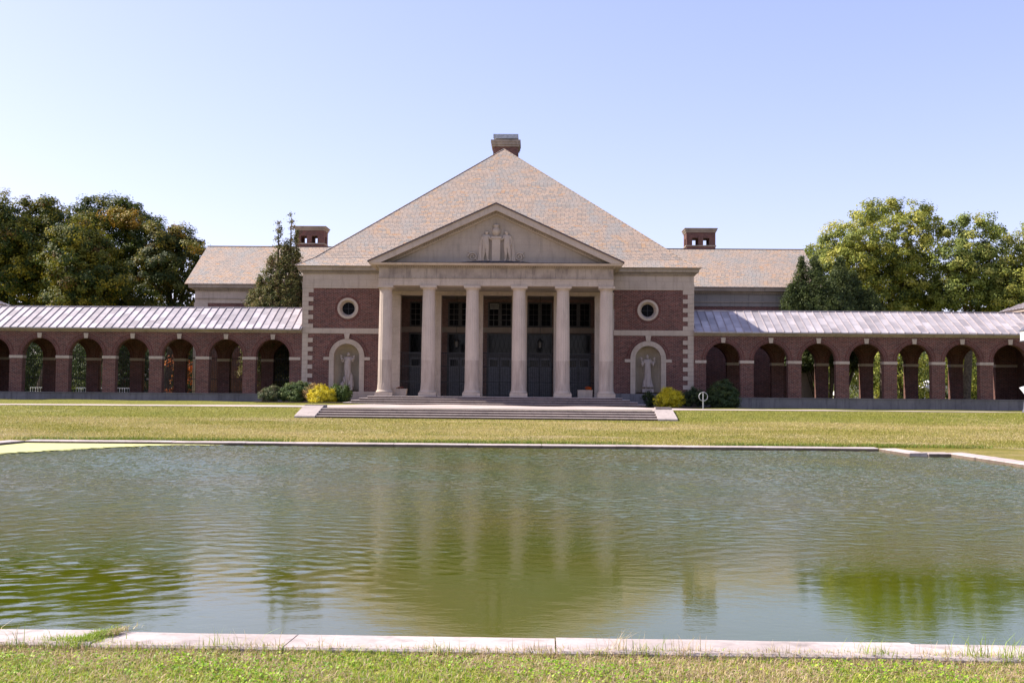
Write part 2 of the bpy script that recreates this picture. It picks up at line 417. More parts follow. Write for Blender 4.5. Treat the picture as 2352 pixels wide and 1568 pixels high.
# water and duckweed
def water_mesh():
    # wind ripples as real geometry: calm near the near bank, livelier further out
    y = [8.9]
    while y[-1] < 43.6: y.append(y[-1] + (.022 + .0011 * y[-1]))
    y = np.array(y); x = np.arange(-21, 19.01, .055); XX, YY = np.meshgrid(x, y); Zz = np.zeros_like(XX)
    rg = np.random.default_rng(3); n = 72
    lam = np.exp(rg.uniform(np.log(.13), np.log(.62), n)); ang = rg.normal(-.22, .75, n); k = 2 * np.pi / lam
    ph = rg.uniform(0, 2 * np.pi, n)
    gx = XX + .25 * np.sin(YY * .9 + XX * .5) ; gy = YY + .3 * np.sin(XX * .7 + YY * .4)
    for i in range(n):
        Zz += (1 / k[i]) * np.sin(k[i] * (gx * np.sin(ang[i]) + gy * np.cos(ang[i])) + ph[i])
    Zz *= math.sqrt(2 / n)                                   # rms slope 1
    sl = np.interp(YY, [8.9, 11, 13, 16, 20, 26, 34, 44], [.005, .008, .014, .028, .062, .12, .17, .18])
    gust = .85 + .35 * np.sin(XX * .33 + 1.1 * np.sin(YY * .25)) * np.cos(YY * .31 + XX * .12) + .18 * np.sin(XX * .9 + YY * .5)
    left = 1 + .9 * np.exp(-((XX + 3.5) / 4.0) ** 2 - ((YY - 13) / 4.0) ** 2)
    calm = 1 - .50 * np.clip((XX + 1.5) / 4, 0, 1) * np.clip((19 - YY) / 5, 0, 1)
    Zz *= sl * gust * left * calm
    P_ = np.stack([XX, YY, Zz], -1).reshape(-1, 3); ny, nx = XX.shape
    me = bpy.data.meshes.new('water'); me.vertices.add(len(P_)); me.vertices.foreach_set('co', P_.ravel())
    i = (np.arange(ny - 1)[:, None] * nx + np.arange(nx - 1)[None, :]).ravel()
    q = np.stack([i, i + 1, i + nx + 1, i + nx], 1).astype(np.int32)
    me.loops.add(q.size); me.loops.foreach_set('vertex_index', q.ravel()); me.polygons.add(len(q)); me.polygons.foreach_set('loop_start', np.arange(0, q.size, 4, dtype=np.int32))
    me.update(); me.polygons.foreach_set('use_smooth', np.ones(len(q), bool)); me.materials.append(WATER)
    o = bpy.data.objects.new('water', me); COL.objects.link(o); return o
tag(water_mesh(), kind='structure')
m = MB()
edge = [(-15.6, 34.9), (-15.2, 36.6), (-14.75, 37.6), (-14.3, 38.7), (-13.9, 39.7), (-13.3, 40.6), (-12.6, 41.5), (-11.9, 42.1), (-10.9, 42.35), (-10.2, 42.64)]
pts = []
for i in range(len(edge) - 1):
    for t in np.linspace(0, 1, 7)[:-1]:
        x = edge[i][0] * (1 - t) + edge[i + 1][0] * t; y = edge[i][1] * (1 - t) + edge[i + 1][1] * t
        pts.append((x + random.uniform(-.09, .09), y + random.uniform(-.12, .12), .03))
m.face(pts + [(-9.6, 42.66, .03), (-18.0, 42.66, .03), (-19.3, 39.2, .03), (-19.3, 34.2, .03)])
for k in range(260):
    i_ = random.randrange(len(pts)); d_ = abs(random.gauss(0, .55)); cx, cy = pts[i_][0] + d_ * .8, pts[i_][1] - d_ * .5; r_ = random.uniform(.02, .16) * (1.2 - min(d_, 1) * .8)
    if cy < 42.4: m.face([(cx + r_ * (1 + .4 * math.sin(a * 2.3 + k)) * math.cos(a), cy + r_ * .6 * (1 + .3 * math.cos(a * 1.7 + k)) * math.sin(a), .031 + .0004 * (k % 9)) for a in [q_ * 2 * math.pi / 9 for q_ in range(9)]])
tag(m.build('duckweed', ALGAE), kind='stuff', label='pale yellow green duckweed floating in the far left corner of the pool', cat='duckweed')

# coping stones
def coping_run(parent, p0, p1, width, zt, side, lens, gap=.02, droop=0):
    """blocks from p0 to p1 (inner edge), width towards 'side' normal"""
    p0 = Vector((p0[0], p0[1], 0)); p1 = Vector((p1[0], p1[1], 0)); d = (p1 - p0); L = d.length; d.normalize()
    n = Vector((-d.y, d.x, 0)) * side; s = 0; k = 0
    while s < L - .05:
        l = min(lens[k % len(lens)], L - s)
        if L - s - l < .4: l = L - s
        m = MB(); a = p0 + d * (s + gap / 2); b = p0 + d * (s + l - gap / 2)
        dz = random.uniform(-.006, .006); dz2 = random.uniform(-.006, .006); off = n * random.uniform(-.012, .012)
        seg = max(2, int(l / .6)); c = .018
        prof = [(0, -1.25), (0, -.02 - c), (c, -.02), (width - c, 0), (width, -c), (width, -.4)]
        rows = []
        for q in range(seg + 1):
            t = q / seg; pt = a.lerp(b, t) + off
            jl = random.uniform(-.006, .006)
            rows.append([(pt + n * (u + (jl if u < .1 else -jl))) + Vector((0, 0, zt + v + dz * (1 - t) + dz2 * t + (random.uniform(-.003, .003) if v > -.1 else 0))) for u, v in prof])
        m.grid(rows, smooth=False); m.face(rows[0]); m.face(rows[-1][::-1])
        o = m.build('coping_stone', COPING, parent, fix=True)
        if zt > .13 and parent.name.startswith('far'):
            o.data.materials.append(WET)
            for p_ in o.data.polygons:
                zsx = [o.data.vertices[v_].co.z for v_ in p_.vertices]
                if len(zsx) == 4 and max(zsx) < .13 and min(zsx) < -.5: p_.material_index = 1
        s += l; k += 1
nc = empty('near_coping', (2, 9.0, 0), 'wide pale stone kerb along the near edge of the pool with grass growing over it', 'kerb')
# near edge: slightly skewed run, inner edge towards the water
coping_run(nc, (11.5, 9.22), (-1.05, 9.37), .58, .14, 1, [2.9, 2.75, 3.05, 2.25], .012)
coping_run(nc, (-1.05, 9.37), (-7, 9.42), .58, .14, 1, [2.6], .03)
fc = empty('far_coping', (0, 43, 0), 'low stone kerb around the far side of the pool below the lawn, with notched corners', 'kerb')
coping_run(fc, (-18.0, 42.70), (16.5, 42.70), .65, .14, 1, [3.0, 3.0, 3.0])
coping_run(fc, (16.5, 42.68), (16.5, 39.25), .65, .141, 1, [3.5])
coping_run(fc, (17.17, 39.22), (18.0, 39.22), .65, .14, 1, [.9])
coping_run(fc, (18.0, 39.85), (18.0, 9.5), .65, .143, 1, [2.7, 2.9])
coping_run(fc, (-18.0, 39.22), (-18.0, 42.7), .65, .142, 1, [3.5])
coping_run(fc, (-20.0, 9.5), (-20.0, 39.9), .65, .141, 1, [2.8])

# ------------------------------------------------------------------ steps
FZ = 1.90
def nosing(m, x0, x1, y0, y1, z0, z1):
    # stone tread with a worn, rounded front edge
    h = z1 - z0; pr = [(y1, z0), (y0, z0)] + [(y0 + .06 * (1 - math.cos(R(a))), z0 + h * (.12 + .88 * math.sin(R(a)))) for a in (0, 22, 45, 68, 90)] + [(y1, z1)]
    m.sweep_x(pr[::-1], x0, x1)
us = empty('portico_steps', (0, 73, 1.3), 'broad flight of worn stone steps climbing to the column porch', 'steps')
zs = [1.31, 1.46, 1.61, 1.76, FZ]
for k in range(4):
    z1 = zs[k + 1]; yf = 72.35 + .37 * k; hx = 10.35 - .5 * k
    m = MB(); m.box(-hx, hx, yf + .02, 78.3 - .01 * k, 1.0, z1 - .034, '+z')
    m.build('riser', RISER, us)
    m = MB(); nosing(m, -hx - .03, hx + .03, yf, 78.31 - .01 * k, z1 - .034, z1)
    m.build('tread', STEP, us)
ls = empty('lawn_steps', (.3, 55, .84), 'wide low stone steps from the lawn up to the paved court', 'steps')
for k in range(4):
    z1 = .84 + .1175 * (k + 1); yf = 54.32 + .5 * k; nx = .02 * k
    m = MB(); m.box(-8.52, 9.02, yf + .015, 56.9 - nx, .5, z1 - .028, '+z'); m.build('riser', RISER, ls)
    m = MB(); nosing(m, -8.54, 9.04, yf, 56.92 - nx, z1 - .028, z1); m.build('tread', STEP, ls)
for sx, xa, xb, lab in ((-1, -9.62, -8.56, None), (1, 9.06, 10.05, None)):
    c = empty('stair_cheek_block', ((xa + xb) / 2, 55, .84), 'sloping stone cheek block at the left end of the lawn steps' if sx < 0 else 'chipped and cracked sloping stone cheek block at the right end of the lawn steps', 'stone block', 'cheek blocks of the lawn steps')
    m = MB()
    skew = -.0 * sx
    m.prism([(0, 0), (1, 0), (1, 1), (0, 1)], 0, 1); m = MB()
    ys = [54.25, 54.32, 56.5, 56.95]; zt = [.92, .97, 1.44, 1.44]
    for a in range(3):
        m.face([(xa, ys[a], zt[a]), (xb, ys[a], zt[a]), (xb, ys[a + 1], zt[a + 1]), (xa, ys[a + 1], zt[a + 1])])
    m.face([(xa, ys[0], .6), (xb, ys[0], .6), (xb, ys[0], zt[0]), (xa, ys[0], zt[0])])
    for xx, o_ in ((xa, 1), (xb, -1)):
        q = [(xx, ys[a], zt[a]) for a in range(4)] + [(xx, ys[3], .6), (xx, ys[0], .6)]
        m.face(q if o_ > 0 else q[::-1])
    m.face([(xb, ys[3], .6), (xa, ys[3], .6), (xa, ys[3], zt[3]), (xb, ys[3], zt[3])])
    m.build('sloping_slab', STEP, c, fix=True)
    m = MB()
    if sx > 0:
        m.box(xa + .1, xb - .05, 56.3, 56.98, 1.42, 1.50); m.build('loose_cap_piece', STEP, c)
    else:
        m.box(xa + .02, xb + .1, 56.62, 57.0, 1.30, 1.49); m.build('top_block', STEP, c)

# ------------------------------------------------------------------ arch wall helper
def arc(cx, cz, r, k, n): a = math.pi * (1 - k / n); return cx + r * math.cos(a), cz + r * math.sin(a)
def arch_wall(m, x0, x1, cs, r, sp, zb, zt, y0, y1, n=16):
    """wall between x0..x1 with open arches centred at cs; faces front (y0) and back (y1)"""
    cs = sorted(cs); edges = [x0] + [e for c in cs for e in (c - r, c + r)] + [x1]
    for i in range(0, len(edges), 2):
        m.box(edges[i], edges[i + 1], y0, y1, zb, zt)
    for c in cs:
        for k in range(n):
            a = arc(c, sp, r, k, n); b = arc(c, sp, r, k + 1, n)
            m.face([(a[0], y0, a[1]), (b[0], y0, b[1]), (b[0], y0, zt), (a[0], y0, zt)])
            m.face([(b[0], y1, b[1]), (a[0], y1, a[1]), (a[0], y1, zt), (b[0], y1, zt)])
            m.face([(a[0], y1, a[1]), (b[0], y1, b[1]), (b[0], y0, b[1]), (a[0], y0, a[1])])
        m.face([(c - r, y0, zt), (c + r, y0, zt), (c + r, y1, zt), (c - r, y1, zt)])
def ring(m, cx, cz, r0_, r1_, y0, y1, a0=0, a1=180, n=24):
    """flat annular sector standing proud between y0 (front) and y1"""
    P = [[(cx + r * math.cos(R(a0 + (a1 - a0) * k / n)), cz + r * math.sin(R(a0 + (a1 - a0) * k / n))) for k in range(n + 1)] for r in (r0_, r1_)]
    for k in range(n):
        a, b = P[0][k], P[0][k + 1]; c, d = P[1][k + 1], P[1][k]
        m.face([(a[0], y0, a[1]), (d[0], y0, d[1]), (c[0], y0, c[1]), (b[0], y0, b[1])])
        m.face([(a[0], y0, a[1]), (b[0], y0, b[1]), (b[0], y1, b[1]), (a[0], y1, a[1])])
        m.face([(d[0], y0, d[1]), (d[0], y1, d[1]), (c[0], y1, c[1]), (c[0], y0, c[1])])
def ringuv(o, cx, cz, rm):
    me = o.data; uv = me.uv_layers[0]
    for p in me.polygons:
        if abs(p.normal.y) > .9:
            for li in p.loop_indices:
                c = me.vertices[me.loops[li].vertex_index].co
                uv.data[li].uv = (math.atan2(c.z - cz, c.x - cx) * rm, math.hypot(c.z - cz, c.x - cx) * .99)

# ------------------------------------------------------------------ arcades
def gate(parent, name, xc, w, y, z0, z1, arch_r=None, sp=None, step=.125, bar=.012, rails=(.12, 1.1)):
    m = MB(); n = int(w / step)
    for k in range(n + 1):
        x = xc - w / 2 + w * k / n
        zt = z1
        if arch_r:
            dx = min(abs(x - xc), arch_r - .001); zt = sp + math.sqrt(arch_r ** 2 - dx ** 2)
        m.box(x - bar, x + bar, y - bar, y + bar, z0, zt, '+z-z')
    for zr in rails: m.box(xc - w / 2, xc + w / 2, y - .02, y + .02, z0 + zr - .025, z0 + zr + .025)
    if not arch_r: m.box(xc - w / 2, xc + w / 2, y - .02, y + .02, z1 - .05, z1)
    else: m.box(xc - w / 2, xc + w / 2, y - .021, y + .021, sp - .03, sp + .03)
    return m.build(name, IRON, parent)
def arcade(sx, label):
    root = empty('arcade', (sx * 27.5, 80.8, 1.9), label, 'arcade', 'brick arcades flanking the main hall')
    A0, S, r, sp = 16.67, 3.4953, 1.27, 4.73
    cs = [sx * (A0 + i * S) for i in range(7)]
    xa, xb = 14.5, 40.55
    x0, x1 = (xa, xb) if sx > 0 else (-xb, -xa)
    for nm, y0, y1 in (('front_wall', 78.05, 78.6), ('rear_wall', 83.45, 84.0)):
        m = MB(); arch_wall(m, x0, x1, cs, r, sp, 1.95, 6.5, y0, y1); m.build(nm, BRICK, root)
    for c in cs:
        for nm, y in (('front', 78.05), ('rear', 83.45)):
            m = MB(); ring(m, c, sp, r, r + .33, y - .012, y + .2); o = m.build('arch_ring', BRICKV, root); ringuv(o, c, sp, 1.4)
        m = MB(); m.prism([(c - .13, 6.0), (c + .13, 6.0), (c + .175, 6.38), (c - .175, 6.38)], 77.97, 78.62); m.build('keystone', LIMEP, root)
    # impost blocks on each pier
    ed = [xa] + [e for i in range(7) for e in (A0 + i * S - r, A0 + i * S + r)] + [xb]
    for i in range(0, len(ed), 2):
        a, b = ed[i], ed[i + 1]
        a2, b2 = (a - .03 if i else a + .1), b + .03
        for y0, y1 in ((78.01, 78.64), (83.41, 84.04)):
            m = MB(); m.box(sx * a2, sx * b2, y0, y1, 4.49, 4.70); m.build('impost', LIMEP, root)
    # base and floor
    m = MB(); m.box(x0, x1, 77.93, 84.1, 1.0, 1.93); m.build('base_wall', BASE, root)
    m = MB(); m.box(x0 - .01, x1 + .01, 77.88, 84.15, 1.931, 1.985); m.build('base_ledge', BASE, root)
    # cornice
    for y0, yo in ((78.05, -1), (84.0, 1)):
        pr = [(y0 - yo * .3, 6.5), (y0 + yo * .06, 6.5), (y0 + yo * .10, 6.58), (y0 + yo * .22, 6.62), (y0 + yo * .27, 6.72), (y0 - yo * .3, 6.72)]
        m = MB(); m.sweep_x(pr, x0, x1); m.build('cornice', CORN, root, fix=True)
    m = MB(); m.box(x0, x1, 78.6, 83.45, 6.35, 6.45); m.build('ceiling', PLASTER, root)
    # roof
    ye, yr, ze, zr = 77.68, 81.02, 6.79, 8.56
    m = MB(); b_ = (x0 - .0, x1)
    m.face([(b_[0], ye, ze), (b_[1], ye, ze), (b_[1], yr, zr), (b_[0], yr, zr)])
    m.face([(b_[1], 84.36, ze), (b_[0], 84.36, ze), (b_[0], yr, zr), (b_[1], yr, zr)])
    m.box(b_[0], b_[1], ye, ye + .03, 6.71, ze - .002); m.box(b_[0], b_[1], 84.33, 84.36, 6.71, ze - .002)
    for sgn in (0, 1):
        xx = b_[sgn]
        m.face([(xx, ye, ze), (xx, yr, zr), (xx, 84.36, ze)])
    rf = m.build('roof', LEAD, root)
    # raised seams
    m = MB(); n = int((x1 - x0) / .585); x = math.ceil(x0 / .585) * .585
    d = Vector((0, yr - ye, zr - ze)).normalized(); up = Vector((0, -d.z, d.y))
    while x < x1:
        for (ya, za), (yb, zb) in (((ye - .02, ze - .01), (yr, zr)), ((84.38, ze - .01), (yr, zr))):
            dd = Vector((0, yb - ya, zb - za)).normalized(); uu = Vector((0, -dd.z, dd.y)) if dd.y > 0 else Vector((0, dd.z, -dd.y))
            a = Vector((x, ya, za)); b = Vector((x, yb, zb)); h = uu * .062; w_ = Vector((.022, 0, 0))
            P = [a - w_, a + w_, a + w_ + h, a - w_ + h]; Q = [b - w_, b + w_, b + w_ + h, b - w_ + h]
            for i in range(4): m.face([P[i], P[(i + 1) % 4], Q[(i + 1) % 4], Q[i]])
            m.face(P[::-1]); m.face(Q)
        x += .585
    m.build('roof_seam', SEAM, rf, fix=True)
    m = MB(); m.box(b_[0], b_[1], yr - .06, yr + .06, zr - .01, zr + .075); m.build('ridge_roll', LEAD, rf)
    if sx < 0:
        for c in cs: gate(root, 'iron_grille', c, 2 * r - .02, 83.7, 1.98, 4.7, arch_r=r, sp=sp, step=.14)
    return root
arcade(-1, 'left brick arcade with a pale metal roof and iron grilles in its arches')
arcade(1, 'right brick arcade, its metal roof partly in the blue shadow of the hall')

# end pavilions (mostly out of frame)
def pavilion(sx, label):
    root = empty('corner_pavilion', (sx * 45, 81, 1.4), label, 'pavilion', 'corner pavilions at the arcade ends')
    xa, xb, ya, yb = 40.6, 49.4, 76.9, 84.9
    x0, x1 = sorted((sx * xa, sx * xb))
    m = MB(); m.box(x0, x1, ya, yb, 1.0, 8.2); m.build('wall', BRICK, root)
    m = MB(); m.box(x0 - .1, x1 + .1, ya - .1, yb + .1, 1.0, 1.95); m.build('base_course', BASE, root)
    m = MB(); m.box(x0 - .06, x1 + .06, ya - .06, yb + .06, 8.2, 8.75); m.build('frieze', LIME, root)
    m = MB(); m.box(x0 - .4, x1 + .4, ya - .4, yb + .4, 8.75, 8.97); m.build('cornice', LIMEP, root)
    cx, cy = (x0 + x1) / 2, (ya + yb) / 2; e = .55; z0, z1 = 8.98, 11.2
    m = MB(); q = [(x0 - e, ya - e, z0), (x1 + e, ya - e, z0), (x1 + e, yb + e, z0), (x0 - e, yb + e, z0)]
    for i in range(4): m.face([q[i], q[(i + 1) % 4], (cx, cy, z1)])
    m.face(q[::-1]); rf = m.build('roof', LEAD, root)
    m = MB()
    for i in range(4):
        a, b = Vector(q[i]), Vector(q[(i + 1) % 4]); t = Vector((cx, cy, z1)); L = (b - a).length
        for k in range(1, int(L / .55)):
            f = k * .55 / L; p = a.lerp(b, f); f2 = 2 * min(f, 1 - f)
            base = a.lerp(b, .5); topp = base.lerp(t, f2); pe = p + (topp - base)
            m.tube(p + Vector((0, 0, .03)), pe + Vector((0, 0, .03)), .03, n=4, cap=False)
    m.build('roof_seam', SEAM, rf)
    m = MB(); ring(m, (x0 + x1) / 2, 4.73, 1.5, 1.85, ya - .012, ya + .1); m.build('arch_ring', BRICKV, root)
    m = MB(); m.box((x0 + x1) / 2 - 1.5, (x0 + x1) / 2 + 1.5, ya - .005, ya + .05, 1.95, 4.73); m.build('arch_door', DOOR, root)
pavilion(-1, 'corner pavilion with a low metal roof at the far end of the left arcade')
pavilion(1, 'corner pavilion with a low metal roof at the far end of the right arcade')

# ------------------------------------------------------------------ main hall
H = empty('columned_hall', (0, 80, 1.4), 'brick and limestone hall with a six column portico and tall slate roof', 'building')
def P(nm, m, mat, fix=False, parent=None, label=None): return m.build(nm, mat, parent or H, fix=fix, label=label)
WY = 78.10
def disc_wall(m, x0, x1, z0, z1, cx, cz, r, y, n=32):
    """flat wall panel with a round hole"""
    pts = [(cx + r * math.cos(2 * math.pi * k / n), cz + r * math.sin(2 * math.pi * k / n)) for k in range(n)]
    def outer(px, pz):
        dx, dz = px - cx, pz - cz
        t = min((((x1 if dx > 0 else x0) - cx) / dx) if abs(dx) > 1e-9 else 1e9, (((z1 if dz > 0 else z0) - cz) / dz) if abs(dz) > 1e-9 else 1e9)
        return cx + dx * t, cz + dz * t
    for k in range(n):
        a, b = pts[k], pts[(k + 1) % n]; oa, ob = outer(*a), outer(*b)
        q = [a, oa]
        # insert a corner when the outer points lie on different sides
        if abs(oa[0] - ob[0]) > 1e-6 and abs(oa[1] - ob[1]) > 1e-6:
            q.append((x1 if (oa[0] + ob[0]) / 2 > cx else x0, z1 if (oa[1] + ob[1]) / 2 > cz else z0))
        q += [ob, b]
        m.face([(p[0], y, p[1]) for p in q])
for sx in (-1, 1):
    def xr(a, b): return (min(sx * a, sx * b), max(sx * a, sx * b))
    # brick faces with real openings for the oculus and the niche
    xi, xo = 8.62, 14.12
    x0, x1 = xr(xi, xo)
    m = MB()
    disc_wall(m, x0, x1, 6.67, 9.9, sx * 11.13, 8.36, .70, WY)
    arch_wall(m, x0, x1, [sx * 11.16], 1.2, 4.78, 1.9, 6.67, WY, WY + .3)
    P('front_wall', m, BRICK)
    # oculus
    cx, cz = sx * 11.13, 8.36
    m = MB(); ring(m, cx, cz, .77, .96, WY - .012, WY + .1, 0, 360, 36); o = P('oculus_brick_ring', m, BRICKV); ringuv(o, cx, cz, .86)
    m = MB(); n = 36; rows = []
    for r_, y_ in ((.78, WY + .02), (.78, WY - .05), (.62, WY - .055), (.48, WY + .22), (.46, WY + .3)):
        rows.append([(cx + r_ * math.cos(2 * math.pi * k / n), y_, cz + r_ * math.sin(2 * math.pi * k / n)) for k in range(n)])
    m.grid(rows, closed=True, smooth=False); oc = P('oculus_window', m, LIMEP, fix=True)
    m = MB(); m.face([(cx + .47 * math.cos(2 * math.pi * k / n), WY + .29, cz + .47 * math.sin(2 * math.pi * k / n)) for k in range(n)]); m.build('pane', DARKPANE, oc)
    m = MB(); m.box(cx - .012, cx + .012, WY + .26, WY + .28, cz - .46, cz + .46); m.box(cx - .46, cx + .46, WY + .262, WY + .282, cz - .012, cz + .012); m.build('glazing_bar', IRON, oc)
    # niche: stone frame, half-round recess with quarter-sphere head
    cx, sp_, ri, ro = sx * 11.16, 4.78, .95, 1.31
    m = MB(); ring(m, cx, sp_, ri, ro, WY - .06, WY + .31, 0, 180, 28)
    m.box(cx - ro, cx - ri, WY - .06, WY + .31, 1.95, sp_); m.box(cx + ri, cx + ro, WY - .06, WY + .31, 1.95, sp_)
    nf = P('niche_frame', m, LIME)
    m = MB(); n = 20; rows = []
    for z in (2.0, 3.0, 4.0, sp_): rows.append([(cx - ri * math.cos(math.pi * k / n), WY + .3 + ri * .95 * math.sin(math.pi * k / n), z) for k in range(n + 1)])
    for j in range(1, 11):
        a = math.pi / 2 * j / 10
        rows.append([(cx - ri * math.cos(math.pi * k / n) * math.cos(a), WY + .3 + ri * .95 * math.sin(math.pi * k / n) * math.cos(a), sp_ + ri * math.sin(a)) for k in range(n + 1)])
    m.grid(rows); m.face([(cx - ri, WY + .3, 2.3), (cx + ri, WY + .3, 2.3), (cx + ri, WY + 1.3, 2.3), (cx - ri, WY + 1.3, 2.3)])
    m.build('niche_recess', NICHE, nf)
    m = MB(); ring(m, cx, sp_, ro, ro + .30, WY - .012, WY + .1); o = P('niche_brick_ring', m, BRICKV); ringuv(o, cx, sp_, 1.46)
    m = MB(); m.prism([(cx - .15, 6.09), (cx + .15, 6.09), (cx + .21, 6.48), (cx - .21, 6.48)], WY - .09, WY + .1); P('niche_keystone', m, LIMEP)
    for s2 in (-1, 1):
        m = MB(); m.box(cx + s2 * ro, cx + s2 * (ro + .42), WY - .045, WY + .1, 4.52, 4.74); P('niche_impost', m, LIMEP)
    # string course
    m = MB(); x0, x1 = xr(8.6, 14.56); m.box(x0, x1, WY - .05, WY + .1, 6.48, 6.87); P('string_course', m, LIME)
    # quoins: alternate long and short, the string course interrupts them
    for (za, zb) in ((2.2, 6.475), (6.875, 9.86)):
        nq = round((zb - za) / .325); hq = (zb - za) / nq
        for k in range(nq):
            lng = (k % 2 == (1 if za < 3 else 0))
            x0, x1 = xr(14.53 - (.82 if lng else .46), 14.53)
            m = MB(); m.box(x0, x1, WY - .045, WY + (.82 if not lng else .46), za + k * hq + .006, za + (k + 1) * hq - .006); P('quoin', m, LIMEP)
    # base course and side wall
    m = MB(); x0, x1 = xr(8.6, 14.62); m.box(x0, x1, WY - .12, WY + .2, 1.0, 2.2); P('base_course', m, BASE if sx > 0 else LIME)
    m = MB(); x0, x1 = xr(14.2, 14.50); m.box(x0, x1, WY + .05, 112, 1.0, 9.86); P('side_wall', m, BRICK)
    # entablature of the wings
    x0, x1 = xr(8.2, 14.55)
    m = MB(); m.box(x0, x1, WY - .06, 80, 9.86, 10.27); P('architrave', m, LIME)
    m = MB(); m.box(x0, sx * 14.52 if sx > 0 else x1, WY - .03, 80, 10.27, 10.93) if sx > 0 else m.box(-14.52, x1, WY - .03, 80, 10.27, 10.93); P('frieze', m, LIME)
    m = MB(); m.box(x0, x1 if sx < 0 else 14.60, WY - .10, 80, 10.93, 11.0)
    x = 8.4
    while x < 14.6:
        m.box(sx * x, sx * (x + .09), WY - .20, WY - .10, 11.0, 11.11); x += .165
    y = WY
    while y < 86:
        m.box(sx * 14.52, sx * 14.66, y, y + .09, 11.0, 11.11); y += .165
    P('dentil_course', m, CORN)
    # cornice
    prof = [(.30, 11.0), (-.10, 11.0), (-.10, 11.12), (-.30, 11.14), (-.34, 11.2), (-.36, 11.36), (-.46, 11.44), (-.46, 11.47), (.30, 11.47)]
    m = MB(); x0, x1 = xr(8.5, 14.52)
    m.sweep_x([(WY + a, z) for a, z in prof], x0, x1)
    # return along the side, mitred by a corner block
    n_ = len(prof)
    for i in range(n_):
        a, b = prof[i], prof[(i + 1) % n_]
        q = [(sx * (14.52 - a[0]), WY + a[0], a[1]), (sx * (14.52 - b[0]), WY + b[0], b[1]), (sx * (14.52 - b[0]), 112, b[1]), (sx * (14.52 - a[0]), 112, a[1])]
        m.face(q)
        q = [(sx * 14.52, WY + a[0], a[1]), (sx * 14.52, WY + b[0], b[1]), (sx * (14.52 - b[0]), WY + b[0], b[1]), (sx * (14.52 - a[0]), WY + a[0], a[1])]
        m.face(q)
    P('cornice', m, CORN, fix=False)

# roof: hipped with a slight kick at the eaves
ex, ey0, ey1, ez = 15.02, 77.58, 116.5, 11.49
k1 = [(ex, ey0, ey1, ez), (ex - 1.2, ey0 + 1.15, ey1 - 1.15, ez + .72)]
rz, ry0, ry1 = 23.35, 91.0, 103.5
m = MB()
def rect(k): x, a, b, z = k; return [(-x, a, z), (x, a, z), (x, b, z), (-x, b, z)]
q0, q1 = rect(k1[0]), rect(k1[1])
for i in range(4): m.face([q0[i], q0[(i + 1) % 4], q1[(i + 1) % 4], q1[i]])
m.face([q1[0], q1[1], (0, ry0, rz)]); m.face([q1[1], q1[2], (0, ry1, rz), (0, ry0, rz)])
m.face([q1[2], q1[3], (0, ry1, rz)]); m.face([q1[3], q1[0], (0, ry0, rz), (0, ry1, rz)])
m.face(q0[::-1])
RF = P('slate_roof', m, SLATE)
# slightly raised slate hips
m = MB()
for a, b in ((q0[0], q1[0]), (q0[1], q1[1]), (q1[0], (0, ry0, rz)), (q1[1], (0, ry0, rz)), ((0, ry0, rz), (0, ry1, rz))):
    m.tube(a, b, .05, n=5, cap=False)
m.build('hip_ridge', SLATE, RF)
# chimney with metal rain hood
CH = P('chimney', (lambda mm: (mm.box(-1.16, 1.16, 97.2, 99.6, 20, 25.15), mm)[1])(MB()), BRICK)
m = MB(); m.box(-1.26, 1.26, 97.1, 99.7, 25.0, 25.18); m.box(-1.33, 1.33, 97.03, 99.77, 25.18, 25.42); m.box(-1.38, 1.38, 96.98, 99.82, 25.42, 25.62)
m.build('stone_cap', CORN, CH)
m = MB()
for x in (-.92, -.30, .30, .92):
    for y in (97.5, 99.2): m.tube((x, y, 25.6), (x, y, 26.25), .035, n=6)
m.build('hood_post', STEEL, CH)
m = MB()
m.box(-1.16, 1.16, 97.3, 99.4, 26.17, 26.22)
for y, d in ((97.3, -1), (99.4, 1)): m.box(-1.16, 1.16, y - .02, y + .02, 25.85 if d > 0 else 25.8, 26.17)
m.build('rain_hood', STEEL, CH)

# ---- portico
PY = 74.45
ENT_F = 73.98
cxs = [-7.80, -4.745, -1.655, 1.655, 4.745, 7.80]
for c in cxs:
    m = MB(); n = 120; zb, zt = 2.34, 9.38; rows = []
    for j in range(15):
        t = j / 14; rr = .50 * (1 - .135 * t ** 1.6); z = zb + (zt - zb) * t
        if j == 0: rr = .535
        rows.append([(c + (rr - .017 * (1 - abs(((k / 6) % 1) * 2 - 1) ** 2) * (1 if 0 < j < 14 else .1)) * math.cos(2 * math.pi * k / n), PY + (rr - .017 * (1 - abs(((k / 6) % 1) * 2 - 1) ** 2) * (1 if 0 < j < 14 else .1)) * math.sin(2 * math.pi * k / n), z) for k in range(n)])
    m.grid(rows, closed=True, smooth=False)
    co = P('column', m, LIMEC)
    m = MB(); m.box(c - .62, c + .62, PY - .62, PY + .62, FZ, FZ + .26); m.build('plinth', LIMEP, co)
    m = MB(); m.lathe(c, PY, [(.60, FZ + .26), (.62, FZ + .31), (.60, FZ + .36), (.55, FZ + .38), (.54, FZ + .44)], 32); m.build('base_moulding', LIMEP, co)
    m = MB(); m.lathe(c, PY, [(.435, 9.34), (.47, 9.37), (.45, 9.40), (.47, 9.44), (.55, 9.53)], 32); m.build('echinus', LIMEP, co)
    m = MB(); m.box(c - .585, c + .585, PY - .585, PY + .585, 9.53, 9.69); m.build('abacus', LIMEP, co)
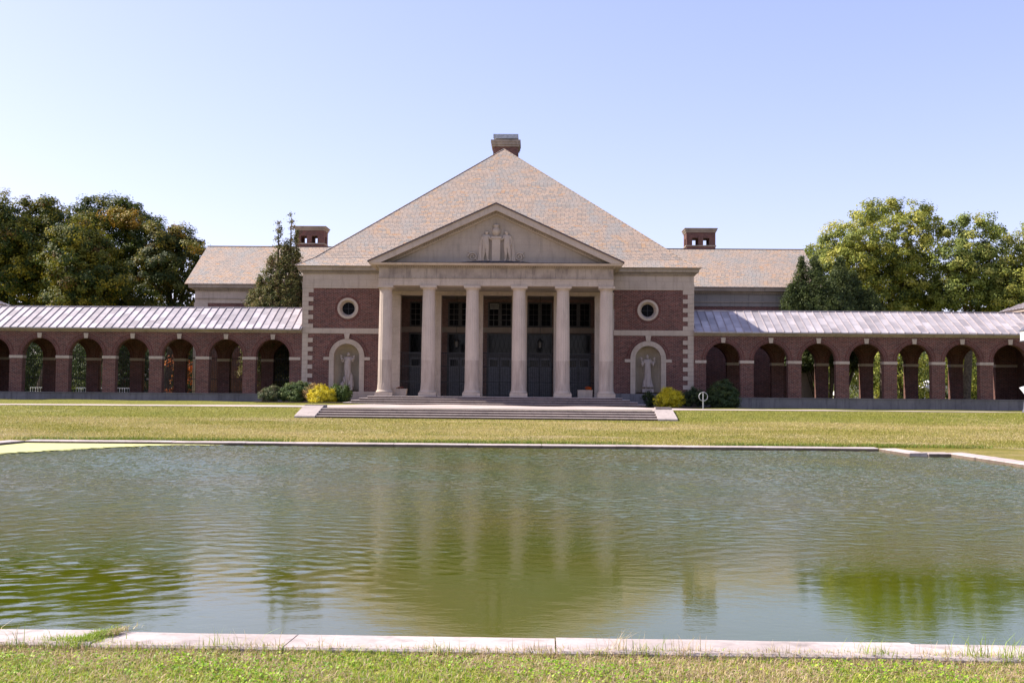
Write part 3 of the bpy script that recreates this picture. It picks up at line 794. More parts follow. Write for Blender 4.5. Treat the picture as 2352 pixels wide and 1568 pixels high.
# entablature
m = MB()
m.box(-8.27, 8.27, ENT_F, ENT_F + .95, 9.69, 10.17)
for sx in (-1, 1): m.box(sx * 7.35, sx * 8.27, ENT_F + .95, WY + .2, 9.69, 10.17)
P('portico_architrave', m, LIME)
m = MB(); m.box(-8.31, 8.31, ENT_F - .04, WY + .1, 10.17, 10.235); P('portico_taenia', m, CORN)
m = MB(); m.box(-8.26, 8.26, ENT_F + .01, WY + .1, 10.235, 10.92); P('portico_frieze', m, stone_mat('stained_limestone', (.38, .315, .255), (.19, .15, .125), joints=.8, jw=2.1, jh=3, dirt=.9))
m = MB(); m.box(-8.32, 8.32, ENT_F - .06, WY + .1, 10.92, 10.97)
x = -8.3
while x < 8.22:
    m.box(x, x + .09, ENT_F - .20, ENT_F - .06, 10.97, 11.07); x += .1648
y = ENT_F
for sx in (-1, 1):
    y = ENT_F
    while y < 77.6:
        m.box(sx * 8.32, sx * 8.46, y, y + .09, 10.97, 11.07); y += .165
P('portico_dentil_course', m, CORN)
prof = [(0, 10.975), (.05, 10.975), (.06, 11.075), (.50, 11.085), (.55, 11.13), (.57, 11.20), (.60, 11.225), (0, 11.225)]
m = MB()
xe = 8.32
m.sweep_x([(ENT_F - a, z) for a, z in prof], -xe, xe)
for sx in (-1, 1):
    for i in range(len(prof)):
        a, b = prof[i], prof[(i + 1) % len(prof)]
        m.face([(sx * (xe + a[0]), ENT_F - a[0], a[1]), (sx * (xe + b[0]), ENT_F - b[0], b[1]), (sx * (xe + b[0]), 77.64, b[1]), (sx * (xe + a[0]), 77.64, a[1])])
        m.face([(sx * xe, ENT_F - a[0], a[1]), (sx * xe, ENT_F - b[0], b[1]), (sx * (xe + b[0]), ENT_F - b[0], b[1]), (sx * (xe + a[0]), ENT_F - a[0], a[1])])
P('portico_cornice', m, LIMEP)
# pediment
TY = ENT_F + .12
apz, tipx, tipz = 15.47, 8.95, 11.35
slope = (apz - tipz) / tipx
m = MB(); m.prism([(-8.15, 11.225), (8.15, 11.225), (0, 11.225 + 8.15 * slope)], TY, TY + .3); P('tympanum', m, stone_mat('tympanum_stone', (.38, .315, .255), (.28, .235, .195), joints=.25, jw=1.2, jh=.45, dirt=.6))
def rake(off_hi, off_lo, y0, y1, xe_, nm, mat):
    """band parallel to the roof slope between vertical offsets below the apex line"""
    m = MB()
    for sx in (-1, 1):
        hi0 = (0, apz - off_hi); lo0 = (0, apz - off_lo)
        hi1 = (sx * xe_, apz - off_hi - xe_ * slope); lo1 = (sx * xe_, apz - off_lo - xe_ * slope)
        xi_ = (apz - off_lo - 11.23) / slope; mid = [(sx * xi_, 11.23), (sx * xe_, 11.23)] if xi_ < xe_ else [lo1]
        if hi1[1] < 11.24: mid = [(sx * xi_, 11.23)]; hi1 = (sx * (apz - off_hi - 11.23) / slope, 11.23)
        poly = [lo0] + mid + [hi1, hi0]
        if sx < 0: poly = poly[::-1]
        m.prism(poly, y0, y1)
    return P(nm, m, mat)
rake(.08, .52, ENT_F - .60, TY + .2, 8.90, 'raking_cornice', LIMEP)
rake(.52, .76, ENT_F - .10, TY + .2, 8.35, 'raking_bed_moulding', LIMEP)
m = MB()
for sx in (-1, 1):
    s = .10
    while s < 8.0:
        z = apz - .55 - s * slope; x = sx * s
        if z - .12 > 11.26: m.prism([(x - .045, z - .14), (x + .045, z - .14), (x + .045, z), (x - .045, z)], ENT_F - .25, ENT_F - .10)
        s += .165
P('raking_dentil_course', m, CORN)
# portico roof running back into the main roof, dark metal edge in front
m = MB()
for sx in (-1, 1):
    xe_ = 8.97; a = [(0, ENT_F - .66, apz), (sx * xe_, ENT_F - .66, apz - xe_ * slope), (sx * xe_, 84.5, apz - xe_ * slope), (0, 84.5, apz)]
    m.face(a); m.face([(p[0], p[1], p[2] - .08) for p in a][::-1])
P('portico_roof', m, SLATE, fix=True)
m = MB()
for sx in (-1, 1):
    xe_ = 8.98
    poly = [(0, apz - .085), (sx * xe_, apz - .085 - xe_ * slope), (sx * xe_, apz + .02 - xe_ * slope), (0, apz + .02)]
    m.prism(poly, ENT_F - .69, ENT_F - .655)
P('roof_edge_flashing', m, DARKEDGE, fix=True)
m = MB(); m.box(-8.8, 8.8, ENT_F - .59, TY, 11.226, 11.262); P('ledge_flashing', m, MOSS)
# porch ceiling, screen piers and lintel at the wall plane
m = MB(); m.box(-8.3, 8.3, ENT_F + .9, 84.6, 9.66, 9.685); P('porch_ceiling', m, PLASTER)
m = MB(); m.box(-8.62, 8.62, WY + .0, WY + .75, 9.40, 9.66); P('screen_lintel', m, LIME)
bays = [(-6.27, .965), (-3.19, 1.01), (0, 1.09), (3.19, 1.01), (6.27, .965)]
ed = [-8.62]
for c, h in bays: ed += [c - h, c + h]
ed += [8.62]
for i in range(0, 12, 2):
    a, b = ed[i], ed[i + 1]
    m = MB(); m.box(a + .0, b - .0, WY + .06, WY + .70, FZ, 9.40); pr_ = P('screen_pier', m, LIME)
    nb = 22; hq = (9.38 - FZ - .3) / nb
    for e_, s_ in ((a, 1), (b, -1)):
        if abs(e_) > 8.5: continue
        m = MB()
        for k in range(nb):
            z = FZ + .3 + k * hq; wv = .22 if k % 2 else .16
            m.box(e_ - s_ * .02, e_ + s_ * wv, WY + .02, WY + .74, z + .008, z + hq - .008)
        m.build('pier_quoin', LIMEP, pr_)
    m = MB(); m.box(a - .03, b + .03, WY - .02, WY + .77, FZ, FZ + .28); m.build('pier_base', LIMEP, pr_)
# vestibule behind
VB = 84.5
m = MB(); m.box(-8.6, 8.6, VB, VB + .3, FZ, 9.66); m.box(-8.6, -8.4, WY + .7, VB, FZ, 9.66); m.box(8.4, 8.6, WY + .7, VB, FZ, 9.66)
P('porch_back_wall', m, brick_mat('porch_brick', (.30, .16, .12), (.20, .105, .085), (.36, .28, .25)))
m = MB(); m.box(-8.4, 8.4, VB - .06, VB, 6.98, 7.40); P('porch_string_course', m, LIME)
m = MB(); m.box(-8.6, 8.6, 78.3, VB, FZ - .05, FZ + .004); P('porch_floor', m, STEP)
for bi, (c, h) in enumerate(bays):
    c2 = c
    # door pair with transom light
    m = MB(); m.box(c2 - 1.02, c2 + 1.02, VB - .08, VB, FZ, 6.95); df = P('door_surround', m, WFRAME)
    for s_ in (-1, 1):
        m = MB(); x0, x1 = sorted((c2 + s_ * .04, c2 + s_ * .88)); m.box(x0, x1, VB - .12, VB - .08, FZ + .02, 4.98)
        for zz0, zz1 in ((2.1, 2.9), (3.05, 4.1)): m.box(x0 + .12, x1 - .12, VB - .135, VB - .12, zz0, zz1)
        d_ = m.build('door', DOOR, df)
        m = MB(); m.box(x0 + .1, x1 - .1, VB - .128, VB - .119, 4.28, 4.80); m.build('door_pane', GLASS, df)
        m = MB(); xh = c2 + s_ * .12; m.tube((xh, VB - .17, 2.85), (xh, VB - .17, 3.1), .02, n=6); m.build('door_handle', STEEL, df)
    m = MB(); m.box(c2 - .9, c2 + .9, VB - .10, VB - .081, 5.38, 6.80); m.build('transom_pane', GLASS, df)
    m = MB()
    for k in range(-2, 3):
        m.tube((c2 + k * .36 - .18, VB - .12, 5.4), (c2 + k * .36 + .18, VB - .12, 6.78), .018, n=4); m.tube((c2 + k * .36 + .18, VB - .12, 5.4), (c2 + k * .36 - .18, VB - .12, 6.78), .018, n=4)
    m.build('transom_lattice', IRON, df)
    # pair of upper windows with glazing bars
    m = MB(); m.box(c2 - .98, c2 + .98, VB - .07, VB, 7.42, 9.42); wf = P('upper_window', m, WFRAME)
    for s_ in (-1, 1):
        x0, x1 = sorted((c2 + s_ * .15, c2 + s_ * .85))
        m = MB(); m.box(x0, x1, VB - .085, VB - .07, 7.55, 9.3); m.build('pane', DARKPANE, wf)
        m = MB(); m.box((x0 + x1) / 2 - .012, (x0 + x1) / 2 + .012, VB - .1, VB - .08, 7.55, 9.3)
        for z in (7.98, 8.42, 8.86): m.box(x0, x1, VB - .101, VB - .081, z - .012, z + .012)
        m.build('glazing_bar', BARS if bi < 3 else WFRAME, wf)
    # iron gate between the piers
    gate(H, 'iron_gate', c, 2 * h - .08, WY + .45, FZ + .02, 5.15, step=.13, bar=.011, rails=(.1, 1.05, 2.2))
m = MB(); m.box(-.78, -.12, VB - .42, VB - .08, 8.86, 9.28); AC = P('window_air_conditioner', m, plain('ac_casing', (.42, .41, .38), .5))
m = MB()
for k in range(6): m.box(-.74, -.16, VB - .435, VB - .42, 8.9 + k * .06, 8.93 + k * .06)
m.build('vent_slat', WFRAME, AC)

# ---- rear cross wings (same building)
for sx in (-1, 1):
    def xr(a, b): return (min(sx * a, sx * b), max(sx * a, sx * b))
    x0, x1 = xr(14.4, 26.0)
    m = MB(); m.box(x0, x1, 88.75, 99.6, 1.0, 9.56); P('rear_wing_wall', m, BRICK)
    m = MB(); x0b, x1b = xr(24.9, 26.06)
    m.box(x0b, x1b, 88.70, 88.76, 1.0, 9.56); P('rear_wing_corner_pier', m, LIME)
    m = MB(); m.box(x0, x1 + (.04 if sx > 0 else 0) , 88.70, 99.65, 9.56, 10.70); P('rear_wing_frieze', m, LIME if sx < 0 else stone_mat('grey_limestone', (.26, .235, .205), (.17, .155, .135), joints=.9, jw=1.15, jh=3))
    m = MB(); m.box(x0, x1, 88.62, 99.7, 9.90, 9.96); P('rear_wing_band', m, CORN)
    m = MB(); m.box(x0 - (.2 if sx < 0 else 0), x1 + (.2 if sx > 0 else 0), 88.52, 99.8, 10.70, 10.80)
    x = 14.5
    while x < 26.0:
        m.box(sx * x, sx * (x + .09), 88.56, 88.70, 10.58, 10.70); x += .165
    m.box(x0 - (.45 if sx < 0 else 0), x1 + (.45 if sx > 0 else 0), 88.24, 100.1, 10.82, 11.12)
    P('rear_wing_cornice', m, CORN)
    ye, yr, ze_, zr_ = 88.12, 94.16, 11.16, 15.12
    x0, x1 = xr(8.0, 26.73)
    m = MB(); t_ = .14
    m.face([(x0, ye, ze_), (x1, ye, ze_), (x1, yr, zr_), (x0, yr, zr_)]); m.face([(x1, 2 * yr - ye, ze_), (x0, 2 * yr - ye, ze_), (x0, yr, zr_), (x1, yr, zr_)])
    for xx in (x0, x1):
        m.face([(xx, ye, ze_), (xx, yr, zr_), (xx, yr, zr_ - t_), (xx, ye, ze_ - t_)]); m.face([(xx, yr, zr_), (xx, 2 * yr - ye, ze_), (xx, 2 * yr - ye, ze_ - t_), (xx, yr, zr_ - t_)])
    m.face([(x0, ye, ze_ - t_ * .5), (x1, ye, ze_ - t_ * .5), (x1, ye, ze_), (x0, ye, ze_)])
    wr = P('rear_wing_roof', m, SLATE)
    m = MB(); m.box(x0, x1, yr - .05, yr + .05, zr_ - .01, zr_ + .05); m.build('ridge_strip', DARKEDGE, wr)
    m = MB(); gx = sx * 25.9; m.face([(gx, 88.8, 11.1), (gx, 99.5, 11.1), (gx, yr, zr_ - .25)]); P('rear_wing_gable', m, LIME)
    # chimney with two see-through openings
    cx = sx * 17.95; W_ = 1.32; ya, yb = 96.3, 98.1
    m = MB()
    zA, zB, zC = 15.78, 16.46, 16.95
    m.box(cx - W_, cx + W_, ya, yb, 11, zA)
    m.box(cx - W_, cx + W_, ya, yb, zB, zC)
    w2 = .28
    for (a, b) in ((-W_, -.82), (-.27, .17), (.72, W_)) if sx < 0 else ((-W_, -.80), (-.24, .20), (.76, W_)):
        m.box(cx + a, cx + b, ya, ya + w2, zA, zB, '+z-z'); m.box(cx + a, cx + b, yb - w2, yb, zA, zB, '+z-z')
    for s_ in (-1, 1):
        xw = cx + s_ * W_; m.box(xw, xw - s_ * w2, ya + w2, ya + .55, zA, zB, '+z-z'); m.box(xw, xw - s_ * w2, yb - .55, yb - w2, zA, zB, '+z-z')
    ch = P('side_chimney', m, BRICK, label=None)
    m = MB(); m.box(cx - W_ - .05, cx + W_ + .05, ya - .05, yb + .05, 16.95, 17.10); m.box(cx - W_ - .13, cx + W_ + .13, ya - .13, yb + .13, 17.10, 17.26); m.box(cx - W_ - .19, cx + W_ + .19, ya - .19, yb + .19, 17.26, 17.33); m.build('stone_cap', CORN, ch)
    m = MB(); m.box(cx - W_ - .06, cx + W_ + .06, ya - .06, yb + .06, 15.66, 15.775); m.build('stone_ledge', CORN, ch)

# ------------------------------------------------------------------ figures
def skin(name, nodes, edges, mat, parent, scale=1, loc=(0, 0, 0), ysq=1, sub=1, root=0, fat=1.28):
    me = bpy.data.meshes.new(name); me.from_pydata([n[:3] for n in nodes], edges, [])
    ob = bpy.data.objects.new(name, me); COL.objects.link(ob)
    md = ob.modifiers.new('skin', 'SKIN'); md.use_smooth_shade = True
    sv = me.skin_vertices[0].data
    for i, n in enumerate(nodes):
        rr = n[3] * fat; sv[i].radius = (rr, n[4] * fat if len(n) > 4 else rr); sv[i].use_root = (i == root)
    s2 = ob.modifiers.new('sub', 'SUBSURF'); s2.levels = sub; s2.render_levels = sub
    dg = bpy.context.evaluated_depsgraph_get(); dg.update()
    nm = bpy.data.meshes.new_from_object(ob.evaluated_get(dg)); ob.modifiers.clear()
    bpy.data.objects.remove(ob)
    for v in nm.vertices: v.co = Vector((v.co.x * scale + loc[0], v.co.y * scale * ysq + loc[1], v.co.z * scale + loc[2]))
    nm.polygons.foreach_set('use_smooth', [True] * len(nm.polygons))
    nm.name = name; nm.materials.clear(); nm.materials.append(mat)
    o = bpy.data.objects.new(name, nm); COL.objects.link(o); attach(o, parent); return o
# nodes: pelvis 0, waist 1, chest 2, neck 3, head 4, crown 5, arms, legs
def body(hx=0, lean=0, arms=None, legs=None, headx=0, facex=0):
    n = [(-.02, 0, 1.20, .19, .15), (0, -.02, 1.48, .135, .12), (lean, -.02, 1.78, .18, .13), (lean + .01, 0, 2.0, .06), (headx + lean, -.02, 2.16, .10, .115), (headx + lean, -.01, 2.30, .085, .10)]
    e = [(0, 1), (1, 2), (2, 3), (3, 4), (4, 5)]
    n.append((headx + lean + facex * .1, -.11, 2.14, .022)); e.append((4, len(n) - 1))      # nose
    for s, chain in arms.items():
        prev = 2
        n.append((lean + s * .21, -.01, 1.92, .075)); e.append((prev, len(n) - 1)); prev = len(n) - 1
        for j, (x, y, z) in enumerate(chain):
            n.append((x, y, z, (.055, .04, .042)[min(j, 2)])); e.append((prev, len(n) - 1)); prev = len(n) - 1
        hx_, hy_, hz_ = chain[-1]
        for a in range(4):                                     # fingers
            n.append((hx_ + s * .03 + (a - 1.5) * .035, hy_ - .05, hz_ + .11 + .02 * (a in (1, 2)), .014)); e.append((prev, len(n) - 1))
        n.append((hx_ - s * .07, hy_ - .05, hz_ + .04, .016)); e.append((prev, len(n) - 1))
    for s, chain in legs.items():
        prev = 0
        for j, (x, y, z) in enumerate(chain):
            n.append((x, y, z, (.13, .085, .05, .055, .035)[j])); e.append((prev, len(n) - 1)); prev = len(n) - 1
    return n, e
def drape_mesh(name, mat, parent, cx, cy, levels, n=48, folds=9, amp=.12, seed=1):
    """pleated cloth hanging round the legs: levels = (z, xoff, yoff, rx, ry)"""
    rows = []
    for i, (z, ox, oy, rx, ry) in enumerate(levels):
        row = []
        for k in range(n):
            a = 2 * math.pi * k / n; f = 1 + amp * (i / (len(levels) - 1)) * math.sin(folds * a + seed + i * .25) + .04 * math.sin(3 * a + seed * 2)
            row.append((cx + ox + rx * f * math.cos(a), cy + oy + ry * f * math.sin(a), z))
        rows.append(row)
    m = MB(); m.grid(rows, closed=True); m.face(rows[-1]) ; m.face(rows[0][::-1])
    return m.build(name, mat, parent)
def rock(name, mat, parent, c, r, seed):
    bm = bmesh.new(); bmesh.ops.create_icosphere(bm, subdivisions=3, radius=1)
    rg = random.Random(seed); ph = [rg.uniform(0, 6) for _ in range(6)]
    for v in bm.verts:
        d = 1 + .13 * math.sin(3 * v.co.x + ph[0]) * math.cos(4 * v.co.z + ph[1]) + .08 * math.sin(7 * v.co.y + ph[2] + 5 * v.co.z)
        v.co = Vector((c[0] + v.co.x * r[0] * d, c[1] + v.co.y * r[1] * d, c[2] + v.co.z * r[2] * d))
    me = bpy.data.meshes.new(name); bm.to_mesh(me); bm.free(); me.materials.append(mat)
    o = bpy.data.objects.new(name, me); COL.objects.link(o); attach(o, parent); return o
# left statue
SXL, SYL, SZL = -11.16, WY + .42, 2.58
SL = empty('statue', (SXL, SYL, 2.3), 'weathered marble figure with raised hands and bare legs in the left wall niche', 'statue', 'statues in the wall niches')
n, e = body(lean=.03, headx=.02, facex=1, arms={-1: [(-.33, -.02, 1.62), (-.42, -.12, 1.92), (-.40, -.14, 1.98)], 1: [(.36, -.02, 1.66), (.45, -.12, 1.90), (.44, -.14, 1.96)]},
            legs={-1: [(-.10, 0, 1.08), (-.06, -.05, .66), (-.05, .02, .14), (-.05, -.05, .07), (-.06, -.17, .05)], 1: [(.10, 0, 1.08), (.10, -.10, .66), (.07, .03, .14), (.09, -.05, .07), (.12, -.17, .05)]})
skin('body', n, e, STATUE, SL, 1.10, (SXL, SYL, SZL))
m = MB(); m.box(SXL - .46, SXL + .44, SYL - .34, SYL + .3, 2.30, SZL - .02); m.build('plinth', STATUE, SL)
drape_mesh('drapery', STATUE, SL, SXL, SYL, [(SZL + .0, .27, 0, .19, .17), (SZL + .4, .27, 0, .16, .15), (SZL + .8, .24, .02, .13, .12), (SZL + 1.05, .18, .04, .07, .07)][::-1], folds=7, amp=.16)
rock('rock', STATUE, SL, (SXL - .36, SYL + .05, SZL + .14), (.16, .18, .2), 3)
o = rock('rock', STATUE, SL, (SXL - .22, SYL + .08, SZL + .44), (.12, .14, .32), 5)
for s in (-1, 1):
    rock('grape_cluster', STATUE, SL, (SXL + s * .40 + .02, SYL - .18, SZL + 2.02), (.10, .09, .075), 8 + s)
# right statue
SXR, SYR, SZR = 11.16, WY + .42, 2.58
SR = empty('statue', (SXR, SYR, 2.3), 'weathered marble figure in a long pleated skirt in the right wall niche', 'statue', 'statues in the wall niches')
n, e = body(lean=.0, headx=0, facex=-1, arms={-1: [(-.30, -.02, 1.60), (-.42, -.14, 1.90), (-.43, -.16, 1.99)], 1: [(.40, -.02, 1.52), (.47, -.12, 1.85), (.42, -.16, 1.98)]},
            legs={-1: [(-.10, 0, 1.08), (-.08, -.05, .66), (-.12, .02, .14), (-.12, -.05, .07), (-.14, -.17, .05)], 1: [(.10, 0, 1.08), (.12, -.10, .66), (.14, .03, .14), (.15, -.05, .07), (.17, -.17, .05)]})
skin('body', n, e, STATUE, SR, 1.10, (SXR, SYR, SZR))
m = MB(); m.box(SXR - .42, SXR + .42, SYR - .34, SYR + .3, 2.30, SZR - .02); m.build('plinth', STATUE, SR)
drape_mesh('skirt', STATUE, SR, SXR, SYR, [(SZR + 1.36, 0, 0, .15, .14), (SZR + 1.1, 0, 0, .22, .18), (SZR + .75, .0, 0, .26, .2), (SZR + .45, -.02, 0, .33, .23), (SZR + .12, .02, 0, .38, .26)], folds=9, amp=.17, seed=4)
for s in (-1, 1): rock('garland', STATUE, SR, (SXR + s * .40, SYR - .12, SZR + 1.83), (.09, .1, .19), 18 + s)
# pediment relief
RL = bpy.data.objects.new('pediment_relief', None); COL.objects.link(RL); RL.location = (0, TY, 11.3); RL.parent = H; RL.matrix_basis = H.matrix_basis.inverted() @ RL.matrix_basis
for s in (-1, 1):
    nb_, eb_ = body(lean=.0, headx=.04 * -s, facex=-s, arms={-s: [(-s * .34, -.10, 1.68), (-s * .44, -.12, 1.62), (-s * .5, -.14, 1.60)], s: [(s * .32, .0, 1.62), (s * .30, -.05, 1.30), (s * .26, -.08, 1.22)]},
                    legs={-1: [(-.10, 0, 1.08), (-.12 + s * .04, -.05, .62), (-.17 + s * .06, .02, .12), (-.17, -.05, .06), (-.2, -.14, .05)], 1: [(.10, 0, 1.08), (.14 + s * .05, -.05, .62), (.2 + s * .06, .03, .12), (.2, -.05, .06), (.22, -.14, .05)]})
    skin('relief_figure', nb_, eb_, LIMEP, RL, .94, (s * .74 + .03, TY - .08, 11.42), ysq=.8, fat=1.55)
    drape_mesh('relief_drapery', LIMEP, RL, s * 1.08 + .03, TY + .02, [(13.2, -s * .06, 0, .08, .06), (12.8, 0, 0, .13, .10), (12.1, s * .04, 0, .15, .11), (11.45, s * .06, 0, .20, .13)], folds=6, amp=.2, seed=s + 3)
    # scroll ornaments towards the corners
    m = MB(); prev = None
    for k in range(46):
        a = k * .26; rr = .33 - .0065 * k; p = (s * (1.55 + .0) + s * rr * math.cos(a) + s * .1, TY - .05, 11.74 + rr * math.sin(a) * .95)
        if prev: m.tube(prev, p, .055, n=5, cap=False)
        prev = p
    for xa, za, xb, zb in ((1.2, 11.35, 1.75, 12.0), (1.75, 12.0, 2.02, 12.1), (1.5, 11.35, 1.95, 11.5), (1.75, 11.3, 1.78, 11.95)): m.tube((s * xa, TY - .03, za), (s * xb, TY - .03, zb), .05, .03, n=6)
    m.build('relief_scroll', LIMEP, RL)
m = MB(); m.box(-.29, .29, TY - .22, TY + .02, 11.36, 13.02); m.box(-.38, .38, TY - .28, TY + .02, 13.02, 13.16); m.box(-.44, .44, TY - .27, TY + .02, 11.28, 11.46); m.build('relief_altar', LIMEP, RL)
m = MB(); m.lathe(0, TY + .02, [(.14, 13.16), (.12, 13.24), (.24, 13.34), (.31, 13.54), (.27, 13.72), (.17, 13.82), (.21, 13.90), (.26, 14.0), (.12, 14.06)], 20)
for s in (-1, 1):
    m.tube((s * .2, TY - .02, 13.86), (s * .34, TY - .02, 13.8), .03, n=5); m.tube((s * .34, TY - .02, 13.8), (s * .25, TY - .02, 13.5), .03, n=5)
m.build('relief_urn', LIMEP, RL)
m = MB(); rows = [[], [], []]
for k in range(31):
    t = k / 30; x = -3.0 + 6.0 * t; h_ = .19 * math.sin(math.pi * t) ** .7 + .01
    for j, (yy, f) in enumerate(((TY - .34, 0), (TY - .30, .9), (TY + .0, 1))): rows[j].append((x, yy, 11.25 + h_ * f))
m.grid(rows); m.build('relief_ground', MOSS, RL)

# ------------------------------------------------------------------ lanterns, planters, post, lamp, sign
def lantern(x, label):
    root = empty('hanging_lantern', (x, 80.6, 9.66), label, 'lantern', 'lanterns hanging in the porch')
    m = MB(); m.tube((x, 80.6, 9.66), (x, 80.6, 6.35), .018, n=6); m.build('chain', IRON, root)
    m = MB(); m.lathe(x, 80.6, [(.05, 5.50), (.16, 5.60), (.17, 5.62), (.17, 5.66)], 6, smooth=False); m.lathe(x, 80.6, [(.24, 6.08), (.22, 6.13), (.1, 6.25), (.03, 6.38)], 6, smooth=False)
    for k in range(6):
        a = math.pi * k / 3; m.tube((x + .165 * math.cos(a), 80.6 + .165 * math.sin(a), 5.63), (x + .21 * math.cos(a), 80.6 + .21 * math.sin(a), 6.1), .014, n=4)
        m.tube((x + .22 * math.cos(a), 80.6 + .22 * math.sin(a), 6.12), (x + .27 * math.cos(a), 80.6 + .27 * math.sin(a), 6.22), .016, n=4)
    m.build('lantern_cage', IRON, root)
    m = MB(); m.lathe(x, 80.6, [(.15, 5.66), (.19, 6.07)], 6, smooth=False); m.build('lantern_glass', plain('smoky_glass', (.10, .085, .07), .2), root)
lantern(-3.19, 'dark iron lantern hanging between the second and third columns')
lantern(3.19, 'dark iron lantern hanging between the fourth and fifth columns')
def planter(x0, x1, y, label, taper, h=.5):
    root = empty('planter', ((x0 + x1) / 2, y, FZ), label, 'planter', 'stone planters between the end columns')
    m = MB(); cx = (x0 + x1) / 2; hw = (x1 - x0) / 2; d = .27
    def rc(k, z, inn=0): return [(cx - hw * k + inn, y - d * k + inn, z), (cx + hw * k - inn, y - d * k + inn, z), (cx + hw * k - inn, y + d * k - inn, z), (cx - hw * k + inn, y + d * k - inn, z)]
    m.grid([rc(1 - taper, FZ), rc(.985, FZ + h - .07), rc(1.02, FZ + h - .065), rc(1.02, FZ + h), rc(1.0, FZ + h, .07), rc(1.0, FZ + h - .1, .07)], closed=True, smooth=False)
    m.build('trough', LIMEP, root)
    m = MB(); m.face(rc(1.0, FZ + h - .09, .065)); m.build('soil', MULCH, root)
planter(-7.42, -6.32, 75.3, 'tapered stone planter between the two leftmost columns', .1, .52)
planter(5.84, 6.90, 75.3, 'squared stone planter with an orange plant between the two rightmost columns', .02, .54)

root = empty('ring_post', (13.36, 66.7, 1.3), 'pale metal post with a round hoop beside the path right of the steps', 'bike stand')
m = MB(); m.tube((13.36, 66.7, 1.2), (13.36, 66.7, 2.36), .035, n=12); m.build('post', STEEL, root)
m = MB(); prev = None; rows = []
for k in range(33):
    a = 2 * math.pi * k / 32; c = Vector((13.36 + .27 * math.cos(a), 66.66, 2.06 + .27 * math.sin(a))); rad = Vector((math.cos(a), 0, math.sin(a)))
    rows.append([c + rad * .024 * math.cos(t) + Vector((0, 1, 0)) * .024 * math.sin(t) for t in [2 * math.pi * j / 8 for j in range(8)]])
m.grid(rows, closed=True); m.build('hoop', STEEL, root)

root = empty('lamp_post', (31.98, 63.4, 1.3), 'tall dark lamp post with a white square lantern at the right picture edge', 'lamp post')
lx, ly = 32.02, 63.4
m = MB(); m.lathe(lx, ly, [(.29, 1.2), (.29, 1.38), (.23, 1.45), (.20, 1.8), (.13, 2.2), (.115, 2.3), (.10, 2.34), (.09, 2.4), (.075, 5.35), (.11, 5.45), (.11, 5.5)], 20); m.build('post', POSTM, root)
m = MB(); m.box(lx - .25, lx + .25, ly - .25, ly + .25, 5.56, 6.14); m.build('lantern_panels', WHITE, root)
m = MB(); m.box(lx - .28, lx + .28, ly - .28, ly + .28, 5.50, 5.56)
q = [(lx - .33, ly - .33, 6.14), (lx + .33, ly - .33, 6.14), (lx + .33, ly + .33, 6.14), (lx - .33, ly + .33, 6.14)]
for i in range(4): m.face([q[i], q[(i + 1) % 4], (lx, ly, 6.5)])
m.face(q[::-1]); m.build('lantern_cap', POSTM, root)
root = empty('info_sign', (35.1, 70, 1.3), 'tilted white information board behind the lamp post at the right edge', 'sign')
m = MB(); a = [Vector(p) for p in ((34.66, 70.2, 2.80), (34.92, 69.8, 2.24), (35.95, 69.6, 2.60), (35.70, 70.0, 3.16))]
nn = (a[1] - a[0]).cross(a[3] - a[0]).normalized() * .03
b = [p + nn for p in a]; m.face(a); m.face(b[::-1])
for i in range(4): m.face([a[i], b[i], b[(i + 1) % 4], a[(i + 1) % 4]])
m.build('board', WHITE, root, fix=True)
m = MB(); c_ = sum(a, Vector()) / 4; q = [c_ + (p - c_) * .55 for p in a]; sgn = -1
off = nn.normalized() * -.006; m.face([p + off for p in q]); off2 = nn.normalized() * .036; m.face([p + off2 for p in q][::-1]); m.build('printed_picture', plain('faded_print', (.38, .36, .33), .7, .3, 0, .5, 9), root)
m = MB(); m.tube((35.2, 70.0, 1.1), (35.2, 70.0, 2.7), .05, n=8); m.build('post', POSTM, root)

# ------------------------------------------------------------------ foliage
def leaves(name, P_, Nn, size, colr, mat, parent=None, aspect=.6, foldup=0):
    """one diamond per leaf; P_ Nx3 centres, Nn Nx3 normals"""
    n = len(P_); Nn = Nn / (np.linalg.norm(Nn, axis=1, keepdims=True) + 1e-9)
    h = rng.normal(size=(n, 3)); t = np.cross(Nn, h); t /= np.linalg.norm(t, axis=1, keepdims=True) + 1e-9; b = np.cross(Nn, t)
    s = (size * rng.uniform(.65, 1.35, n))[:, None]
    V = np.empty((n, 4, 3)); V[:, 0] = P_ - t * s * .5; V[:, 1] = P_ - b * s * .5 * aspect; V[:, 2] = P_ + t * s * .5; V[:, 3] = P_ + b * s * .5 * aspect
    me = bpy.data.meshes.new(name); me.vertices.add(4 * n); me.vertices.foreach_set('co', V.ravel())
    me.loops.add(4 * n); me.loops.foreach_set('vertex_index', np.arange(4 * n, dtype=np.int32))
    me.polygons.add(n); me.polygons.foreach_set('loop_start', np.arange(0, 4 * n, 4, dtype=np.int32))
    me.update(); me.validate()
    ca = me.color_attributes.new('Col', 'FLOAT_COLOR', 'POINT')
    C = np.ones((n, 4, 4)); C[:, :, :3] = colr[:, None, :]; ca.data.foreach_set('color', C.ravel())
    me.materials.append(mat); o = bpy.data.objects.new(name, me); COL.objects.link(o)
    if parent: attach(o, parent)
    return o
def sph(n):
    v = rng.normal(size=(n, 3)); return v / np.linalg.norm(v, axis=1, keepdims=True)
